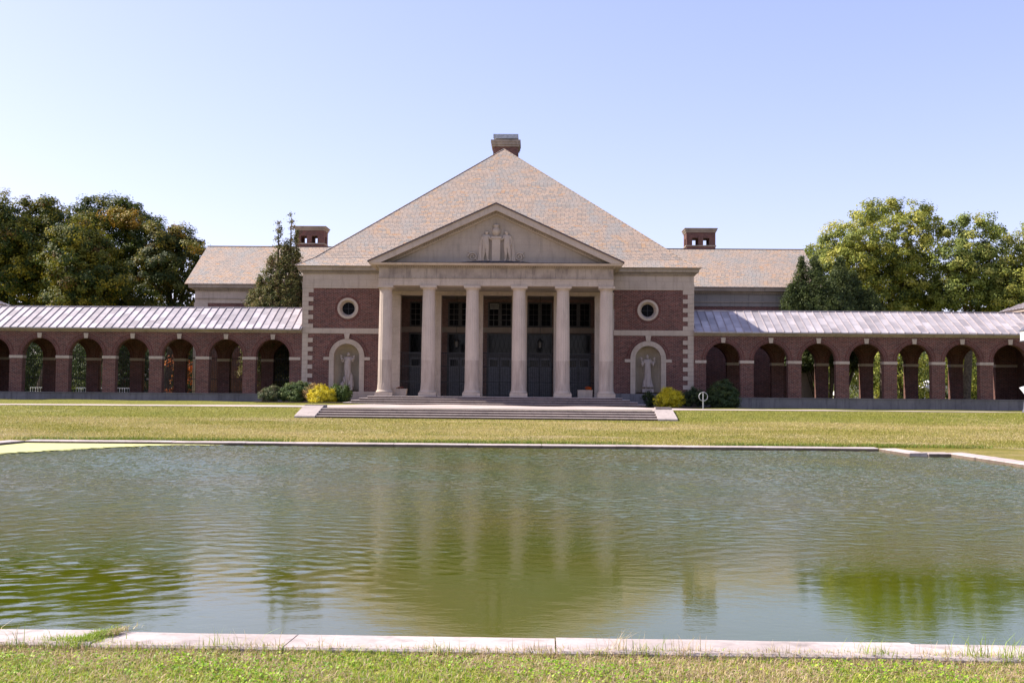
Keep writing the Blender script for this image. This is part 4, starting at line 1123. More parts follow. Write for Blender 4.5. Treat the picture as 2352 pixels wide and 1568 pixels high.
def crown_pts(lobes, dens, clump_r, per, flat=1.0):
    """leaf positions and normals in clumps over the lobes' surface and inside"""
    CP = []; CN = []; CI = []
    ci = 0
    for (x, y, z, r) in lobes:
        k = max(3, int(dens * 4 * math.pi * r * r / (math.pi * clump_r ** 2)))
        d = sph(k); rad = r * np.where(rng.random(k) < .75, rng.uniform(.80, 1.05, k), rng.uniform(.35, .8, k))
        c = np.array([x, y, z]) + d * rad[:, None] * np.array([1, 1, flat])
        for j in range(k):
            cr = clump_r * rng.uniform(.6, 1.25)
            q = sph(per); rr = cr * rng.random(per) ** .45
            CP.append(c[j] + q * rr[:, None] * np.array([1, 1, .75])); nn_ = d[j] * .8 + q * .7 + np.array([0, 0, .45]) + rng.normal(size=(per, 3)) * .45
            CN.append(nn_); CI.append(np.full(per, ci)); ci += 1
    return np.vstack(CP), np.vstack(CN), np.concatenate(CI), ci
def palette_cols(ci, nclump, pal, P_=None, jitter=.18):
    w_ = np.array([p[1] for p in pal]); w_ = w_ / w_.sum()
    cols = np.array([p[0] for p in pal]); pick = rng.choice(len(pal), nclump, p=w_)
    base = cols[pick][ci]; other = cols[rng.choice(len(pal), len(ci), p=w_)]
    m_ = (rng.random(len(ci)) < .25)[:, None]
    c = np.where(m_, other, base) * rng.uniform(1 - jitter, 1 + jitter, (len(ci), 1))
    return np.clip(c, 0, 1)
def tree(name, label, cat, base, lobes, pal, leaf=.22, dens=1.5, clump=.75, per=105, trunk_r=.45, group=None, fork=.35, limbs=7, aspect=.65, extra=None):
    root = empty(name, base, label, cat, group)
    P_, Nn, ci, k = crown_pts(lobes, dens, clump, per)
    keep = P_[:, 2] > base[2] + .3; P_, Nn, ci = P_[keep], Nn[keep], ci[keep]
    cc_ = palette_cols(ci, k, pal)
    if extra:
        P2, N2, c2_, k2 = crown_pts(extra[0], dens, clump, per); P_ = np.vstack([P_, P2]); Nn = np.vstack([Nn, N2]); cc_ = np.vstack([cc_, palette_cols(c2_, k2, extra[1])])
    leaves('crown', P_, Nn, np.full(len(P_), leaf), cc_, LEAF, root, aspect)
    m = MB(); top = max(l[2] + l[3] * .4 for l in lobes); cx = sum(l[0] for l in lobes) / len(lobes); cy = sum(l[1] for l in lobes) / len(lobes)
    b = Vector(base) + Vector((0, 0, -.2)); f = Vector((base[0] * .6 + cx * .4, base[1] * .6 + cy * .4, base[2] + (top - base[2]) * fork))
    m.tube(b, b.lerp(f, .12), trunk_r * 1.35, trunk_r, 10); m.tube(b.lerp(f, .12), f, trunk_r, trunk_r * .75, 10)
    ls_ = sorted(lobes, key=lambda l: -l[3])[:limbs]
    for l in ls_:
        e_ = Vector((l[0], l[1], l[2])); mid = f.lerp(e_, .5) + Vector((0, 0, .5))
        m.tube(f, mid, trunk_r * .5, trunk_r * .3, 7, False); m.tube(mid, e_, trunk_r * .3, trunk_r * .1, 6, False)
        for q in range(3):
            dv = Vector(sph(1)[0]) * l[3] * .8; dv.z = abs(dv.z); m.tube(e_.lerp(mid, .3), e_ + dv, trunk_r * .12, .02, 4, False)
    m.build('trunk', BARK, root)
    return root
# maple group on the left, sunlit from the left and above
MAPLE_A = [((.15, .155, .018), 5), ((.05, .075, .012), 6), ((.32, .27, .025), 3), ((.18, .11, .025), .8)]
MAPLE_B = [((.10, .125, .016), 5), ((.045, .07, .012), 6), ((.24, .21, .024), 2)]
MAPLE_C = [((.09, .10, .018), 4), ((.045, .065, .013), 7), ((.24, .20, .03), 2.5), ((.18, .11, .03), .6)]
AUT = [((.32, .19, .028), 3), ((.28, .22, .03), 3), ((.14, .14, .02), 3)]
def px(x, y, r, Yd, dy=0):
    """lobe from design coordinates measured on the facade scale"""
    ax = (x - 1176) / 2426; az = (784 - y) / 2426 + .04778
    a2 = ax - .019; return (2.58 + a2 * (Yd + dy), Yd + dy, 2.25 + (az + ax * .0082) * (Yd + dy), r / 2426 * (Yd + dy))
def lob(L, Yd): return [px(x, y, r * 1.10, Yd, random.uniform(-2.2, 2.2)) for x, y, r in L]
tree('maple_tree', 'leftmost maple with yellow green top behind the left arcade', 'tree', (-53, 106, 1.4),
     lob([(20, 530, 55), (75, 490, 34), (95, 478, 26), (-30, 500, 60), (60, 590, 70), (5, 640, 80), (120, 650, 70), (110, 550, 45), (-60, 600, 90), (60, 690, 70), (88, 462, 14), (35, 478, 24), (115, 515, 34), (48, 545, 50), (0, 560, 60)], 104), MAPLE_A, group='maples behind the left arcade')
tree('maple_tree', 'tallest dark maple with an orange patch behind the left arcade', 'tree', (-43, 112, 1.4),
     lob([(205, 486, 38), (245, 482, 36), (290, 505, 42), (190, 540, 50), (245, 560, 60), (320, 560, 40), (200, 640, 80), (300, 640, 70), (268, 478, 26), (160, 495, 26), (240, 700, 60), (155, 540, 40), (330, 515, 26), (330, 600, 50)], 110), MAPLE_B, extra=(lob([(262, 505, 26), (292, 500, 20), (240, 490, 14)], 107), AUT), group='maples behind the left arcade')
tree('maple_tree', 'olive green maple in front of the tallest maple, second from the left', 'tree', (-45.5, 102, 1.4),
     lob([(160, 545, 46), (200, 575, 45), (140, 600, 55), (180, 650, 65), (230, 640, 50), (150, 700, 55)], 99), MAPLE_A, group='maples behind the left arcade')
tree('maple_tree', 'rightmost rust tinged maple beside the grey gabled wing roof', 'tree', (-35, 108, 1.4),
     lob([(355, 540, 32), (400, 545, 30), (428, 570, 28), (380, 600, 60), (430, 615, 36), (345, 650, 60), (415, 670, 45), (448, 580, 14), (440, 650, 25), (370, 570, 40), (458, 575, 10)], 106), MAPLE_C, extra=(lob([(395, 530, 16), (432, 560, 14)], 104), AUT), group='maples behind the left arcade')
# right side
OAK = [((.33, .34, .055), 5), ((.20, .235, .045), 5), ((.46, .43, .085), 3), ((.09, .12, .03), 2)]
OAKG = [((.26, .30, .06), 5), ((.16, .20, .045), 4), ((.38, .37, .09), 3), ((.07, .10, .03), 2)]
tree('oak_tree', 'large yellow green tree left of the green trees behind the right arcade', 'tree', (39, 110, 1.4),
     lob([(1985, 500, 32), (2025, 478, 22), (2052, 488, 28), (2100, 492, 28), (2130, 505, 24), (1930, 555, 44), (1990, 560, 62), (2070, 565, 66), (1910, 615, 40), (2125, 560, 45), (2120, 650, 60), (2020, 650, 70), (1950, 655, 50), (1900, 560, 18), (2040, 700, 60), (1950, 710, 50), (2110, 700, 55), (2080, 640, 60), (1985, 610, 60)], 108), OAK, dens=1.2, group='broadleaf trees behind the right arcade')
tree('oak_tree', 'middle green tree with a spiky outline behind the right arcade', 'tree', (46.5, 108, 1.4),
     lob([(2215, 520, 24), (2255, 512, 24), (2285, 530, 22), (2175, 530, 20), (2230, 570, 45), (2190, 600, 45), (2280, 590, 38), (2200, 660, 55), (2265, 650, 50), (2300, 545, 14), (2170, 690, 45), (2240, 700, 50), (2300, 690, 50), (2230, 620, 55)], 105), OAKG, dens=1.2, group='broadleaf trees behind the right arcade')
tree('oak_tree', 'rightmost green tree cut by the right picture edge', 'tree', (54, 108, 1.4),
     lob([(2352, 560, 34), (2330, 600, 32), (2365, 530, 20), (2340, 650, 50), (2400, 600, 70), (2320, 690, 40), (2400, 520, 40), (2440, 640, 80), (2360, 700, 60), (2310, 640, 40)], 104), OAK, dens=1.2, group='broadleaf trees behind the right arcade')
tree('oak_tree', 'small distant tree peeping over the end of the right wing roof', 'tree', (33, 125, 1.4),
     lob([(1852, 575, 13), (1872, 590, 20), (1892, 580, 18), (1880, 630, 35), (1888, 555, 12)], 122), OAKG, dens=1.3, group='broadleaf trees behind the right arcade')
# conifers
CON = [((.14, .145, .045), 5), ((.21, .185, .065), 4), ((.065, .085, .025), 3), ((.19, .13, .06), 2)]
def conifer(name, label, cat, tips, base, pal, n, leaf=.16, sprays=5, group=None, minz=0, droop=-.25):
    """tips: list of (x, y, ztop, zbottom, radius); sprays of foliage along upswept branches"""
    root = empty(name, base, label, cat, group); CP = []; CN = []; CI = []; ci = 0; m = MB()
    for tip in tips:
        x, y, zt, zb, rad = tip[:5]; dn = tip[5] if len(tip) > 5 else 1
        m.tube((x * .3 + base[0] * .7, y, base[2] - .2), (x, y, zb + (zt - zb) * .3), .16, .09, 7, False); m.tube((x, y, zb + (zt - zb) * .3), (x, y, zt), .09, .01, 6, False)
        nb_ = int(n * dn * (zt - zb) * (rad + .3))
        for k in range(nb_):
            t = rng.random() ** .75; z = zt - (zt - zb) * t; rr = rad * (t ** .8) * rng.uniform(.65, 1.1) + .05
            a = rng.uniform(0, 2 * math.pi); d = np.array([math.cos(a), math.sin(a), 0])
            tipp = np.array([x, y, z]) + d * rr + np.array([0, 0, rr * droop + .1]); st = np.array([x, y, z])
            if rng.random() < .3: m.tube(st, tipp, .02, .006, 3, False)
            q = sprays * max(4, int(rr * 9)); f = rng.random(q) ** .5
            pp = st + (tipp - st) * f[:, None] + rng.normal(size=(q, 3)) * np.array([.10, .10, .09]) * (.4 + f[:, None])
            CP.append(pp); CN.append(d * .5 + rng.normal(size=(q, 3)) * .6 + np.array([0, 0, .3])); CI.append(np.full(q, ci)); ci += 1
    P_ = np.vstack(CP); Nn = np.vstack(CN); ci_ = np.concatenate(CI)
    leaves('crown', P_, Nn, np.full(len(P_), leaf), palette_cols(ci_, ci, pal), LEAF, root, .38)
    m.build('trunk', BARK, root)
conifer('hemlock_tree', 'ragged olive conifer with two thin tips in front of the left wing roof', 'tree',
        [(-18.4, 86.3, 16.1, 12.2, .75, .4), (-17.4, 86.4, 17.0, 12.4, .7, .35), (-16.85, 86.2, 15.3, 12, .6, .35), (-17.7, 86.2, 14.4, 8, 2.0, .8), (-18.9, 86.0, 13.2, 8, 1.8, .8), (-16.8, 86.0, 13.6, 8, 1.5, .8), (-19.8, 86.0, 11.7, 7, 1.5, .8), (-20.5, 86.1, 10.3, 6, 1.2, .8), (-18.3, 85.6, 11.8, 6, 2.1), (-16.9, 85.7, 12.0, 6, 1.9), (-19.4, 85.9, 10.6, 4, 1.9), (-17.6, 85.9, 10.5, 3, 1.9)], (-18, 86.2, 1.4), CON, 34, leaf=.19)
JUN = [((.07, .095, .025), 6), ((.11, .13, .035), 3), ((.04, .06, .02), 4)]
conifer('juniper_tree', 'dark green juniper below the yellow green tree, right of the wing', 'tree',
        [(24.9, 87.6, 13.5, 8, 1.5), (26.6, 90.0, 13.9, 8, 2.0), (28.2, 88.4, 13.7, 8, 1.9), (23.9, 87.2, 11.3, 7.5, 1.4), (25.9, 87.2, 12.3, 7.5, 1.9), (29.5, 88.8, 12.4, 7.5, 1.9), (27.2, 87.0, 11.6, 7, 2.0), (30.6, 88.0, 11.0, 7, 1.8), (25, 87, 10, 4, 2.0), (28.6, 87.2, 10.4, 4, 2.0)], (27, 88, 1.4), JUN, 34, leaf=.19, droop=.35)
# low trees seen through the arches
def low_tree(x, y, h, rad, pal, label, name='garden_tree', leaf=.22, group='trees seen through the arches'):
    L = [(x + random.uniform(-.5, .5) * rad, y + random.uniform(-.3, .3) * rad, 1.4 + h * f, rad * g) for f, g in ((.35, .8), (.55, .95), (.75, .7), (.5, .6), (.25, .7))]
    tree(name, label, 'tree', (x, y, 1.4), L, pal, leaf=leaf, dens=.7, trunk_r=.2, group=group, per=45)
DKG = [((.045, .07, .02), 5), ((.08, .10, .025), 3), ((.03, .05, .018), 4)]
low_tree(-46, 118, 9, 5.5, DKG, 'dark leafy tree seen through the outermost left arches')
low_tree(-38, 124, 9, 5.5, DKG, 'dark leafy tree seen through the third left arch from the hall')
low_tree(-57, 122, 9, 6, DKG, 'dark leafy tree beyond the far end of the left arcade')
low_tree(-22.5, 92, 6, 2.2, MAPLE_A, 'olive bushy tree seen through the second left arch from the hall')
low_tree(-28.3, 93.5, 4.2, 1.4, [((.42, .10, .015), 4), ((.50, .18, .03), 3), ((.25, .07, .015), 2)], 'bright orange autumn tree seen through the third left arch from the hall', 'autumn_tree', .16)
low_tree(-52, 110, 7, 4.2, DKG, 'dark bushy tree seen through the second arch from the left edge')
low_tree(-41.5, 113, 6.5, 4, DKG, 'dark bushy tree seen through the fourth arch from the left edge')
low_tree(-34.5, 116, 6.5, 4, DKG, 'dark bushy tree beside the small red house')
low_tree(34, 112, 9, 4.6, OAKG, 'green tree seen through the third and fourth right arches')
low_tree(43, 116, 8, 4.8, OAK, 'sunlit yellow green tree seen through the fifth right arch')
low_tree(51, 118, 9, 5, OAK, 'sunlit yellow green tree seen through the sixth right arch')
low_tree(28, 98, 6, 2.6, OAKG, 'bushy green tree seen through the second right arch from the hall')
low_tree(60, 120, 9, 6, OAK, 'leafy tree beyond the right arcade end')
# far woodland belt
L = []
for k in range(26):
    x = -120 + k * 10 + random.uniform(-2, 2); L.append((x, 165 + random.uniform(-5, 5), 6 + random.uniform(-1, 1.5), 6.5))
L += [(l[0] + 5, l[1] - 6, 3.5, 4.0) for l in L]
P_, Nn, ci, k = crown_pts(L, 1.2, 1.6, 60)
o = leaves('woodland', P_, Nn, np.full(len(P_), .75), palette_cols(ci, k, OAKG + DKG), LEAF, None, .7)
tag(o, 'distant belt of woodland behind the grounds', 'woodland', kind='stuff')

# shrubs
def shrub(name, label, base, lobes, pal, leaf, per=45, clump=.22, group='shrubs along the hall front', dens=2.4, aspect=.45, spiky=0):
    root = empty(name, base, label, 'shrub', group)
    lobes = [(x + random.uniform(-.05, .05), y, z + .10, r_ * random.uniform(1.05, 1.2)) for x, y, z, r_ in lobes]
    lobes += [(x + random.uniform(-.4, .4) * r_, y, z + r_ * random.uniform(.5, .8), r_ * .4) for x, y, z, r_ in lobes]
    P_, Nn, ci, k = crown_pts(lobes, dens, clump, per)
    if spiky: P_ = P_ + np.abs(rng.normal(size=(len(P_), 1))) * np.array([0, 0, spiky])
    g_ = gz(P_[:, 0], P_[:, 1]); kp = P_[:, 2] > g_ + .02; P_, Nn, ci = P_[kp], Nn[kp], ci[kp]
    leaves('foliage', P_, Nn, np.full(len(P_), leaf), palette_cols(ci, k, pal), LEAF, root, aspect)
    m = MB()
    for j in range(6):
        l = lobes[j % len(lobes)]; m.tube((base[0] + random.uniform(-.1, .1), base[1], base[2] - .1), (l[0] + random.uniform(-.2, .2), l[1], l[2] + l[3] * .4), .03, .008, 5, False)
    m.build('stem', BARK, root)
SG = [((.12, .15, .06), 4), ((.16, .16, .07), 3), ((.07, .10, .04), 3), ((.17, .12, .08), 1)]
SGR = [((.10, .15, .04), 5), ((.055, .09, .03), 4), ((.16, .19, .05), 2)]
SY = [((.72, .60, .02), 6), ((.60, .50, .02), 4), ((.78, .68, .06), 3), ((.24, .22, .02), 1.5)]
ST = [((.46, .30, .12), 4), ((.36, .25, .09), 3), ((.20, .16, .06), 1)]
SD = [((.05, .08, .025), 5), ((.085, .11, .03), 3), ((.03, .045, .02), 3)]
SGS = [((.075, .12, .02), 5), ((.12, .16, .03), 3), ((.04, .07, .015), 3)]
shrub('grey_shrub', 'low grey green shrub at the left end of the hall planting', (-16.2, 75.4, 1.4), [(-16.4, 75.4, 1.75, .42), (-15.9, 75.3, 1.85, .45), (-16.1, 75.6, 1.6, .5)], SG, .10)
shrub('juniper_shrub', 'wide green juniper bush left of the yellow bush', (-14.5, 75.6, 1.4), [(-15.2, 75.5, 1.8, .5), (-14.6, 75.6, 2.0, .62), (-13.9, 75.7, 2.12, .58), (-13.5, 75.7, 2.0, .5), (-14.3, 75.2, 1.6, .5)], SGR, .11)
shrub('tan_shrub', 'tan orange shrub half hidden behind the left yellow bush', (-13.2, 75.3, 1.4), [(-13.25, 75.3, 1.95, .42), (-12.9, 75.4, 2.2, .36), (-13.2, 75.2, 1.65, .4)], ST, .08)
shrub('yellow_shrub', 'bright golden yellow bush left of the portico steps', (-12.4, 74.4, 1.4), [(-12.75, 74.5, 1.72, .48), (-12.2, 74.5, 1.88, .52), (-11.75, 74.5, 1.72, .46), (-12.3, 74.1, 1.6, .5), (-11.45, 74.6, 1.62, .26)], SY, .085, 60)
shrub('grassy_shrub', 'dark green spiky bush between the left yellow bush and the steps', (-11.0, 75.2, 1.4), [(-11.2, 75.2, 1.85, .5), (-10.75, 75.2, 1.85, .46), (-10.95, 75.0, 1.6, .45), (-11.6, 75.4, 1.9, .4)], SGS, .12, spiky=.10)
shrub('dark_shrub', 'small dark bush tucked left of the right yellow bush', (10.9, 75.2, 1.3), [(10.85, 75.2, 1.85, .38), (10.95, 75.2, 1.6, .36)], SD, .09)
shrub('yellow_shrub', 'half shaded golden yellow bush right of the portico steps', (12.1, 74.4, 1.3), [(11.7, 74.5, 1.65, .48), (12.2, 74.5, 1.98, .55), (12.75, 74.5, 1.72, .52), (12.2, 74.1, 1.6, .5), (12.0, 74.7, 2.12, .32)], SY, .085, 60)
shrub('dark_shrub', 'low dark hedge bush between the right yellow bush and the hoop post', (14.1, 75.2, 1.3), [(13.6, 75.3, 1.75, .5), (14.2, 75.3, 1.85, .55), (14.8, 75.3, 1.8, .5)], SD, .10)
shrub('round_shrub', 'rounded dark green bush in front of the first right arch', (16.1, 75.3, 1.3), [(15.6, 75.3, 1.9, .6), (16.1, 75.3, 2.35, .66), (16.6, 75.3, 1.95, .65), (16.1, 74.9, 1.7, .65), (16.9, 75.2, 1.6, .4)], [((.06, .095, .03), 5), ((.10, .13, .035), 3), ((.035, .055, .02), 3)], .11)
# plants in planters
P_, Nn, ci, k = crown_pts([(6.55, 75.3, 2.52, .16), (6.72, 75.3, 2.50, .13)], 1.3, .07, 24)
o = leaves('orange_flowers', P_, Nn, np.full(len(P_), .05), palette_cols(ci, k, [((.75, .16, .02), 4), ((.6, .10, .02), 2)]), LEAF); tag(o, 'clump of orange flowers in the squared planter', 'flowers')
P_, Nn, ci, k = crown_pts([(-6.95, 75.3, 2.44, .13), (-6.7, 75.3, 2.44, .12)], 1.3, .07, 24)
o = leaves('dark_red_plant', P_, Nn, np.full(len(P_), .05), palette_cols(ci, k, [((.12, .03, .03), 4), ((.05, .05, .02), 2)]), LEAF); tag(o, 'low dark red plant in the tapered planter', 'plant')

# ------------------------------------------------------------------ things beyond the arches
def cottage(x, y, w_, d_, h_, label, wallm, roofm):
    root = empty('cottage', (x, y, 1.3), label, 'house', 'houses beyond the left arcade')
    m = MB(); m.box(x - w_ / 2, x + w_ / 2, y, y + d_, 1.0, 1.3 + h_); m.build('wall', wallm, root)
    m = MB(); z = 1.3 + h_; m.prism([(x - w_ / 2, z), (x + w_ / 2, z), (x, z + w_ * .32)], y, y + d_ - .02); m.build('gable', wallm, root)
    m = MB()
    for s in (-1, 1):
        a = [(x, y - .3, z + w_ * .32 + .08), (x + s * (w_ / 2 + .3), y - .3, z - .1), (x + s * (w_ / 2 + .3), y + d_ + .3, z - .1), (x, y + d_ + .3, z + w_ * .32 + .08)]
        m.face(a); m.face([(p[0], p[1], p[2] - .1) for p in a][::-1])
    m.build('roof', roofm, root, fix=True)
    for k in (-1, 1):
        m = MB(); m.box(x + k * w_ * .25 - .4, x + k * w_ * .25 + .4, y - .04, y + .02, 2.0, 3.2); f = m.build('window', WHITE, root)
        m = MB(); m.box(x + k * w_ * .25 - .32, x + k * w_ * .25 + .32, y - .06, y - .04, 2.1, 3.1); m.build('pane', GLASS, f)
cottage(-46.6, 126, 5.5, 6, 2.2, 'small red house with a pale roof behind the fourth left arch', REDP, ROOFG)
def rail(x0, x1, y, label):
    root = empty('white_railing', ((x0 + x1) / 2, y, 1.3), label, 'railing', 'white railings beyond the left arcade')
    m = MB(); m.box(x0, x1, y - .03, y + .03, 2.28, 2.36); m.box(x0, x1, y - .03, y + .03, 1.62, 1.68); m.build('rail', WHITE, root)
    m = MB(); n = int((x1 - x0) / .22)
    for k in range(n + 1): xx = x0 + (x1 - x0) * k / n; m.box(xx - .025, xx + .025, y - .02, y + .02, 1.2, 2.36)
    m.build('baluster', WHITE, root)
rail(-45, -42.6, 99.5, 'white railing seen through the leftmost whole arch')
rail(-40.6, -38.1, 99.5, 'white railing seen through the second arch from the left edge')
rail(-36.7, -34.8, 99.5, 'white railing seen through the third arch from the left edge, longest piece')
root = empty('tent', (49.6, 124, 1.4), 'small white peaked tent seen through the fifth right arch', 'tent')
m = MB(); q = [(47.6, 122, 3.1), (51.2, 122, 3.1), (51.2, 126, 3.1), (47.6, 126, 3.1)]
for i in range(4): m.face([q[i], q[(i + 1) % 4], (49.4, 124, 4.5)])
m.face(q[::-1]); m.build('canopy', CANVAS, root)
m = MB(); m.box(47.6, 51.2, 121.98, 122.0, 2.75, 3.1); m.build('valance', CANVAS, root)
for x_, y_ in ((47.65, 122.05), (51.15, 122.05), (51.15, 125.95), (47.65, 125.95)):
    m = MB(); m.tube((x_, y_, 1.2), (x_, y_, 3.1), .05, n=6); m.build('pole', WHITE, root)
root = empty('van', (40.4, 126, 1.4), 'white van parked beyond the fourth right arch', 'van')
m = MB(); m.prism([(38.2, 1.75), (42.9, 1.75), (42.9, 2.6), (42.2, 2.75), (41.6, 3.5), (38.2, 3.55)], 125, 127); m.build('body', WHITE, root)
m = MB(); m.prism([(41.2, 2.75), (42.05, 2.75), (41.5, 3.35), (41.2, 3.35)], 124.98, 125.0); m.build('window', GLASS, root)
for x_ in (39.2, 42.0):
    m = MB(); rows = [[(x_ + .36 * math.cos(2 * math.pi * k / 16), yy, 1.72 + .36 * math.sin(2 * math.pi * k / 16)) for k in range(16)] for yy in (124.95, 125.2)]
    m.grid(rows, closed=True); m.face(rows[0]); m.build('wheel', plain('tyre', (.03, .03, .03), .8), root)

# ------------------------------------------------------------------ near grass
def blades(n, fx, fy, hgt, wid, pal, zf, lean=.5, name='grass'):
    x = fx; y = fy; z = zf(x, y)
    a = rng.uniform(0, 2 * math.pi, n); d = np.stack([np.cos(a), np.sin(a), np.zeros(n)], 1)
    s = np.stack([-np.sin(a), np.cos(a), np.zeros(n)], 1)
    h = hgt * rng.uniform(.5, 1.3, n); ln = lean * rng.random(n) * h
    b = np.stack([x, y, z], 1); w_ = wid * rng.uniform(.7, 1.3, n)
    V = np.empty((n, 5, 3)); up = np.array([0, 0, 1.])
    V[:, 0] = b - s * w_[:, None] / 2; V[:, 1] = b + s * w_[:, None] / 2
    mid = b + up * (h * .55)[:, None] + d * (ln * .35)[:, None]
    V[:, 2] = mid + s * w_[:, None] * .4; V[:, 3] = mid - s * w_[:, None] * .4
    V[:, 4] = b + up * (h * .95 - ln * .25)[:, None] + d * (ln * 1.1)[:, None]
    cols = np.array([p[0] for p in pal]); w2 = np.array([p[1] for p in pal], float)
    return V, cols, w2
def field(name, n, xr_, yr_, zf, label, seedoff=0):
    x = rng.uniform(*xr_, n); y = rng.uniform(*yr_, n)
    # patchiness: dry and green areas
    pv = .5 + .5 * np.sin(x * 1.1 + 1.3 + np.sin(y * 2.1) * .9) * np.cos(y * 1.7 + x * .6) + .22 * np.sin(x * 3.7 + y * 2.9) + rng.normal(size=n) * .14
    frontg = np.clip((8.55 - y) / .9, 0, 1)        # greener towards the camera
    dry = (pv * .9 + .42 - .70 * frontg) > .58
    G = np.array([(.27, .40, .025), (.38, .46, .04), (.14, .24, .018), (.46, .46, .08)]); D = np.array([(.58, .42, .26), (.40, .29, .16), (.40, .34, .11), (.56, .44, .29)])
    c = np.where(dry[:, None], D[rng.choice(4, n)], G[rng.choice(4, n)])
    sw = rng.random(n) < .25; c = np.where(sw[:, None], np.where(dry[:, None], G[rng.choice(4, n)], D[rng.choice(4, n)]), c)
    V, _, _ = blades(n, x, y, np.where(dry, .06, .05), .006, [((1, 1, 1), 1)], zf, lean=1.9)
    return V, c
def clover(n, xr_, yr_, zf):
    cx = rng.uniform(*xr_, n // 14); cy = rng.uniform(*yr_, n // 14); k = rng.integers(0, len(cx), n)
    x = cx[k] + rng.normal(size=n) * .07; y = cy[k] + rng.normal(size=n) * .06
    keep = (y < yr_[1]) & ((np.sin(x * 1.3 + 2) * np.cos(y * 2.2 + x) + rng.normal(size=n) * .3) > -.15); x, y = x[keep], y[keep]
    P_ = np.stack([x, y, zf(x, y) + rng.uniform(.025, .075, len(x))], 1)
    return P_
def mesh_from_blades(name, V, c, mat):
    n = len(V); me = bpy.data.meshes.new(name); me.vertices.add(5 * n); me.vertices.foreach_set('co', V.ravel())
    i = np.arange(n)[:, None] * 5; quad = i + np.array([[0, 1, 2, 3]]); tri = i + np.array([[3, 2, 4]])
    L = np.concatenate([quad, tri], 1).ravel().astype(np.int32)
    me.loops.add(7 * n); me.loops.foreach_set('vertex_index', L)
    st = (np.arange(n)[:, None] * 7 + np.array([[0, 4]])).ravel().astype(np.int32)
    me.polygons.add(2 * n); me.polygons.foreach_set('loop_start', st); me.update(); me.validate()
    ca = me.color_attributes.new('Col', 'FLOAT_COLOR', 'POINT'); C = np.ones((n, 5, 4)); C[:, :, :3] = c[:, None, :]
    ca.data.foreach_set('color', C.ravel()); me.materials.append(mat)
    o = bpy.data.objects.new(name, me); COL.objects.link(o); return o
V1, c1 = field('grass', 150000, (-4.5, 10.5), (6.4, 8.80), gz, '')
V2, c2 = field('grass', 9000, (-4.5, 10.5), (8.70, 8.86), gz, ''); V2[:, :, 2] = gz(V2[:, :1, 0], V2[:, :1, 1]) + (V2[:, :, 2] - gz(V2[:, :1, 0], V2[:, :1, 1])) * 1.7
# grass growing over the joint of the kerb, and long wisps
def clump(cx, cy, sx_, sy_, n, h, z, pal, wid=.006, lean=.7, rot=0):
    u = rng.normal(size=n) * sx_; v = rng.normal(size=n) * sy_
    x = cx + u * math.cos(rot) - v * math.sin(rot); y = cy + u * math.sin(rot) + v * math.cos(rot)
    V, _, _ = blades(n, x, y, np.full(n, h), wid, [((1, 1, 1), 1)], lambda a, b: np.full(len(a), z), lean)
    pal = np.array(pal); return V, pal[rng.choice(len(pal), n)]
GR = [(.28, .40, .03), (.38, .44, .05), (.18, .27, .02)]; DR = [(.52, .40, .24), (.6, .48, .32), (.38, .32, .12)]
parts = [(V1, c1), (V2, c2),
         clump(-1.12, 9.04, .15, .045, 900, .055, .13, GR, rot=1.25, lean=1.6), clump(-1.25, 8.92, .14, .06, 500, .06, .12, GR, lean=1.4), clump(-1.02, 9.2, .09, .03, 260, .05, .135, DR, rot=1.2, lean=1.7)]
for (x_, y_, n_, h_, pl) in ((-1.9, 8.85, 20, .22, DR), (-1.55, 8.75, 20, .24, GR), (.05, 8.78, 40, .20, GR), (.35, 8.8, 40, .17, DR), (3.35, 8.78, 50, .22, DR), (3.55, 8.75, 50, .18, GR), (3.9, 8.8, 60, .18, DR), (5.4, 8.78, 60, .20, GR), (6.2, 8.75, 60, .24, GR), (6.5, 8.7, 60, .26, GR), (4.6, 8.8, 50, .15, DR), (1.9, 8.75, 40, .15, GR), (.9, 8.8, 40, .16, DR), (2.6, 8.8, 50, .14, DR), (5.9, 8.82, 30, .17, DR)):
    parts.append(clump(x_, y_, .10, .03, n_, h_, float(gz(x_, y_)), pl, .005, .9))
Vc = np.concatenate([p[0] for p in parts]); Cc = np.concatenate([p[1] for p in parts])
o = mesh_from_blades('near_grass', Vc, Cc, BLADE); tag(o, 'tangled green and dry grass on the near bank below the pale kerb', 'grass', kind='stuff')
P_ = clover(34000, (-4.5, 10.5), (6.4, 8.55), gz); n = len(P_)
cc = np.array([(.26, .42, .02), (.36, .50, .03), (.14, .27, .015), (.22, .34, .03)])[rng.choice(4, n)] * rng.uniform(.8, 1.2, (n, 1))
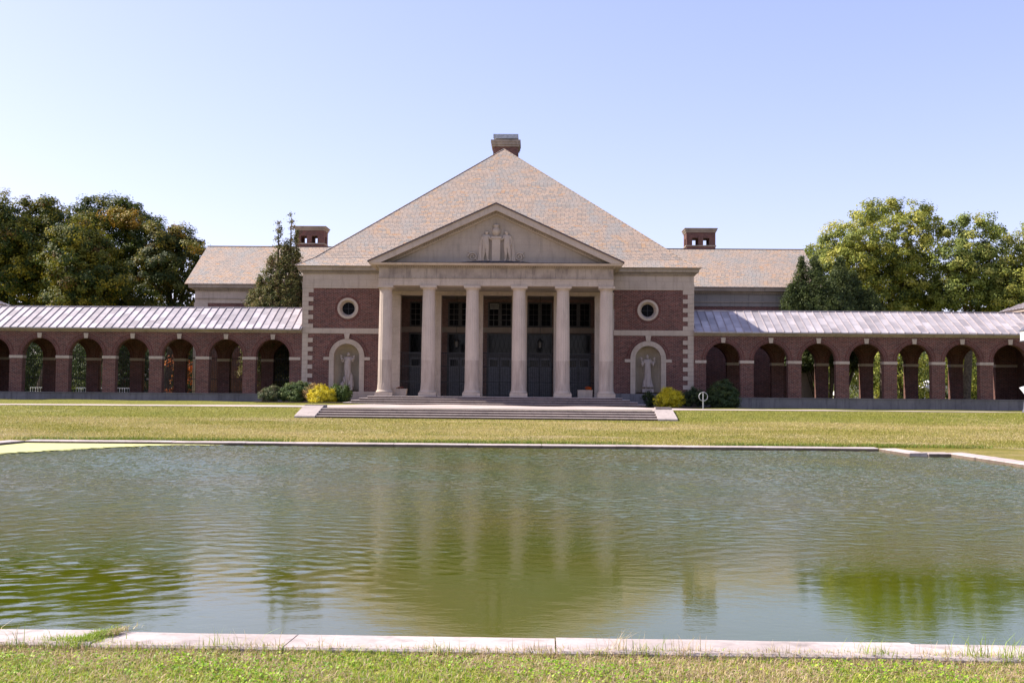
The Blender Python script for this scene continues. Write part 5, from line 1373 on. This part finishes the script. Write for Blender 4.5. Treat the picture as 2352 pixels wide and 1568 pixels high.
o = leaves('clover', P_, rng.normal(size=(n, 3)) * .45 + np.array([0, -.2, 1]), np.full(n, .021), cc, BLADE, None, .9); tag(o, 'bright green clover leaves scattered through the near grass', 'clover', kind='stuff')
# broad weed rosette near the kerb
P_, Nn, ci, k = crown_pts([(2.95, 8.05, .16, .06)], 2, .05, 8)
# far tufts: fringe by the far kerb and lawn
n = 26000; x = rng.uniform(-32, 34, n); y = 43.42 + np.abs(rng.normal(size=n)) * .35
gap = (np.sin(x * .45 + 1) + .5 * np.sin(x * 1.3) + rng.normal(size=n) * .3) > -.35; x, y = x[gap], y[gap]; n = len(x)
V, _, _ = blades(n, x, y, np.full(n, .13), .018, [((1, 1, 1), 1)], gz, .6)
c = np.array([(.13, .21, .02), (.19, .25, .03), (.25, .23, .06)])[rng.choice(3, n)]
n2 = 120000; x2 = rng.uniform(-30, 32, n2); y2 = rng.uniform(43.5, 57.3, n2); kp = ~((y2 > 54.1) & (x2 > -9.8) & (x2 < 10.2)); x2, y2 = x2[kp], y2[kp]; n2 = len(x2)
V2, _, _ = blades(n2, x2, y2, np.full(n2, .055), .022, [((1, 1, 1), 1)], gz, 1.0)
dryp = (np.sin(x2 * .35 + 2) * np.cos(y2 * .9 + x2 * .15) + rng.normal(size=n2) * .4 - (y2 > 54) * .7) > .12
for bx, by, brx, bry in ((-2, 45.6, 4.5, .8), (4.5, 46.2, 2.5, .6), (20, 47, 5, 1.0), (-15, 49.5, 4, .9), (12, 50.5, 4, .8), (24, 52, 4, .9), (-24, 47, 5, .8), (1, 52.8, 5, .5)):
    dryp |= (((x2 - bx) / brx) ** 2 + ((y2 - by) / bry) ** 2 + rng.normal(size=n2) * .35) < .8
c2 = np.where(dryp[:, None], np.array([(.54, .43, .22), (.47, .39, .15)])[rng.choice(2, n2)], np.array([(.27, .265, .04), (.35, .32, .07), (.19, .21, .025)])[rng.choice(3, n2)])
o = mesh_from_blades('lawn_grass', np.concatenate([V, V2]), np.concatenate([c, c2]), BLADE); tag(o, 'short mown grass of the far lawn with a greener fringe along the kerb', 'grass', kind='stuff')
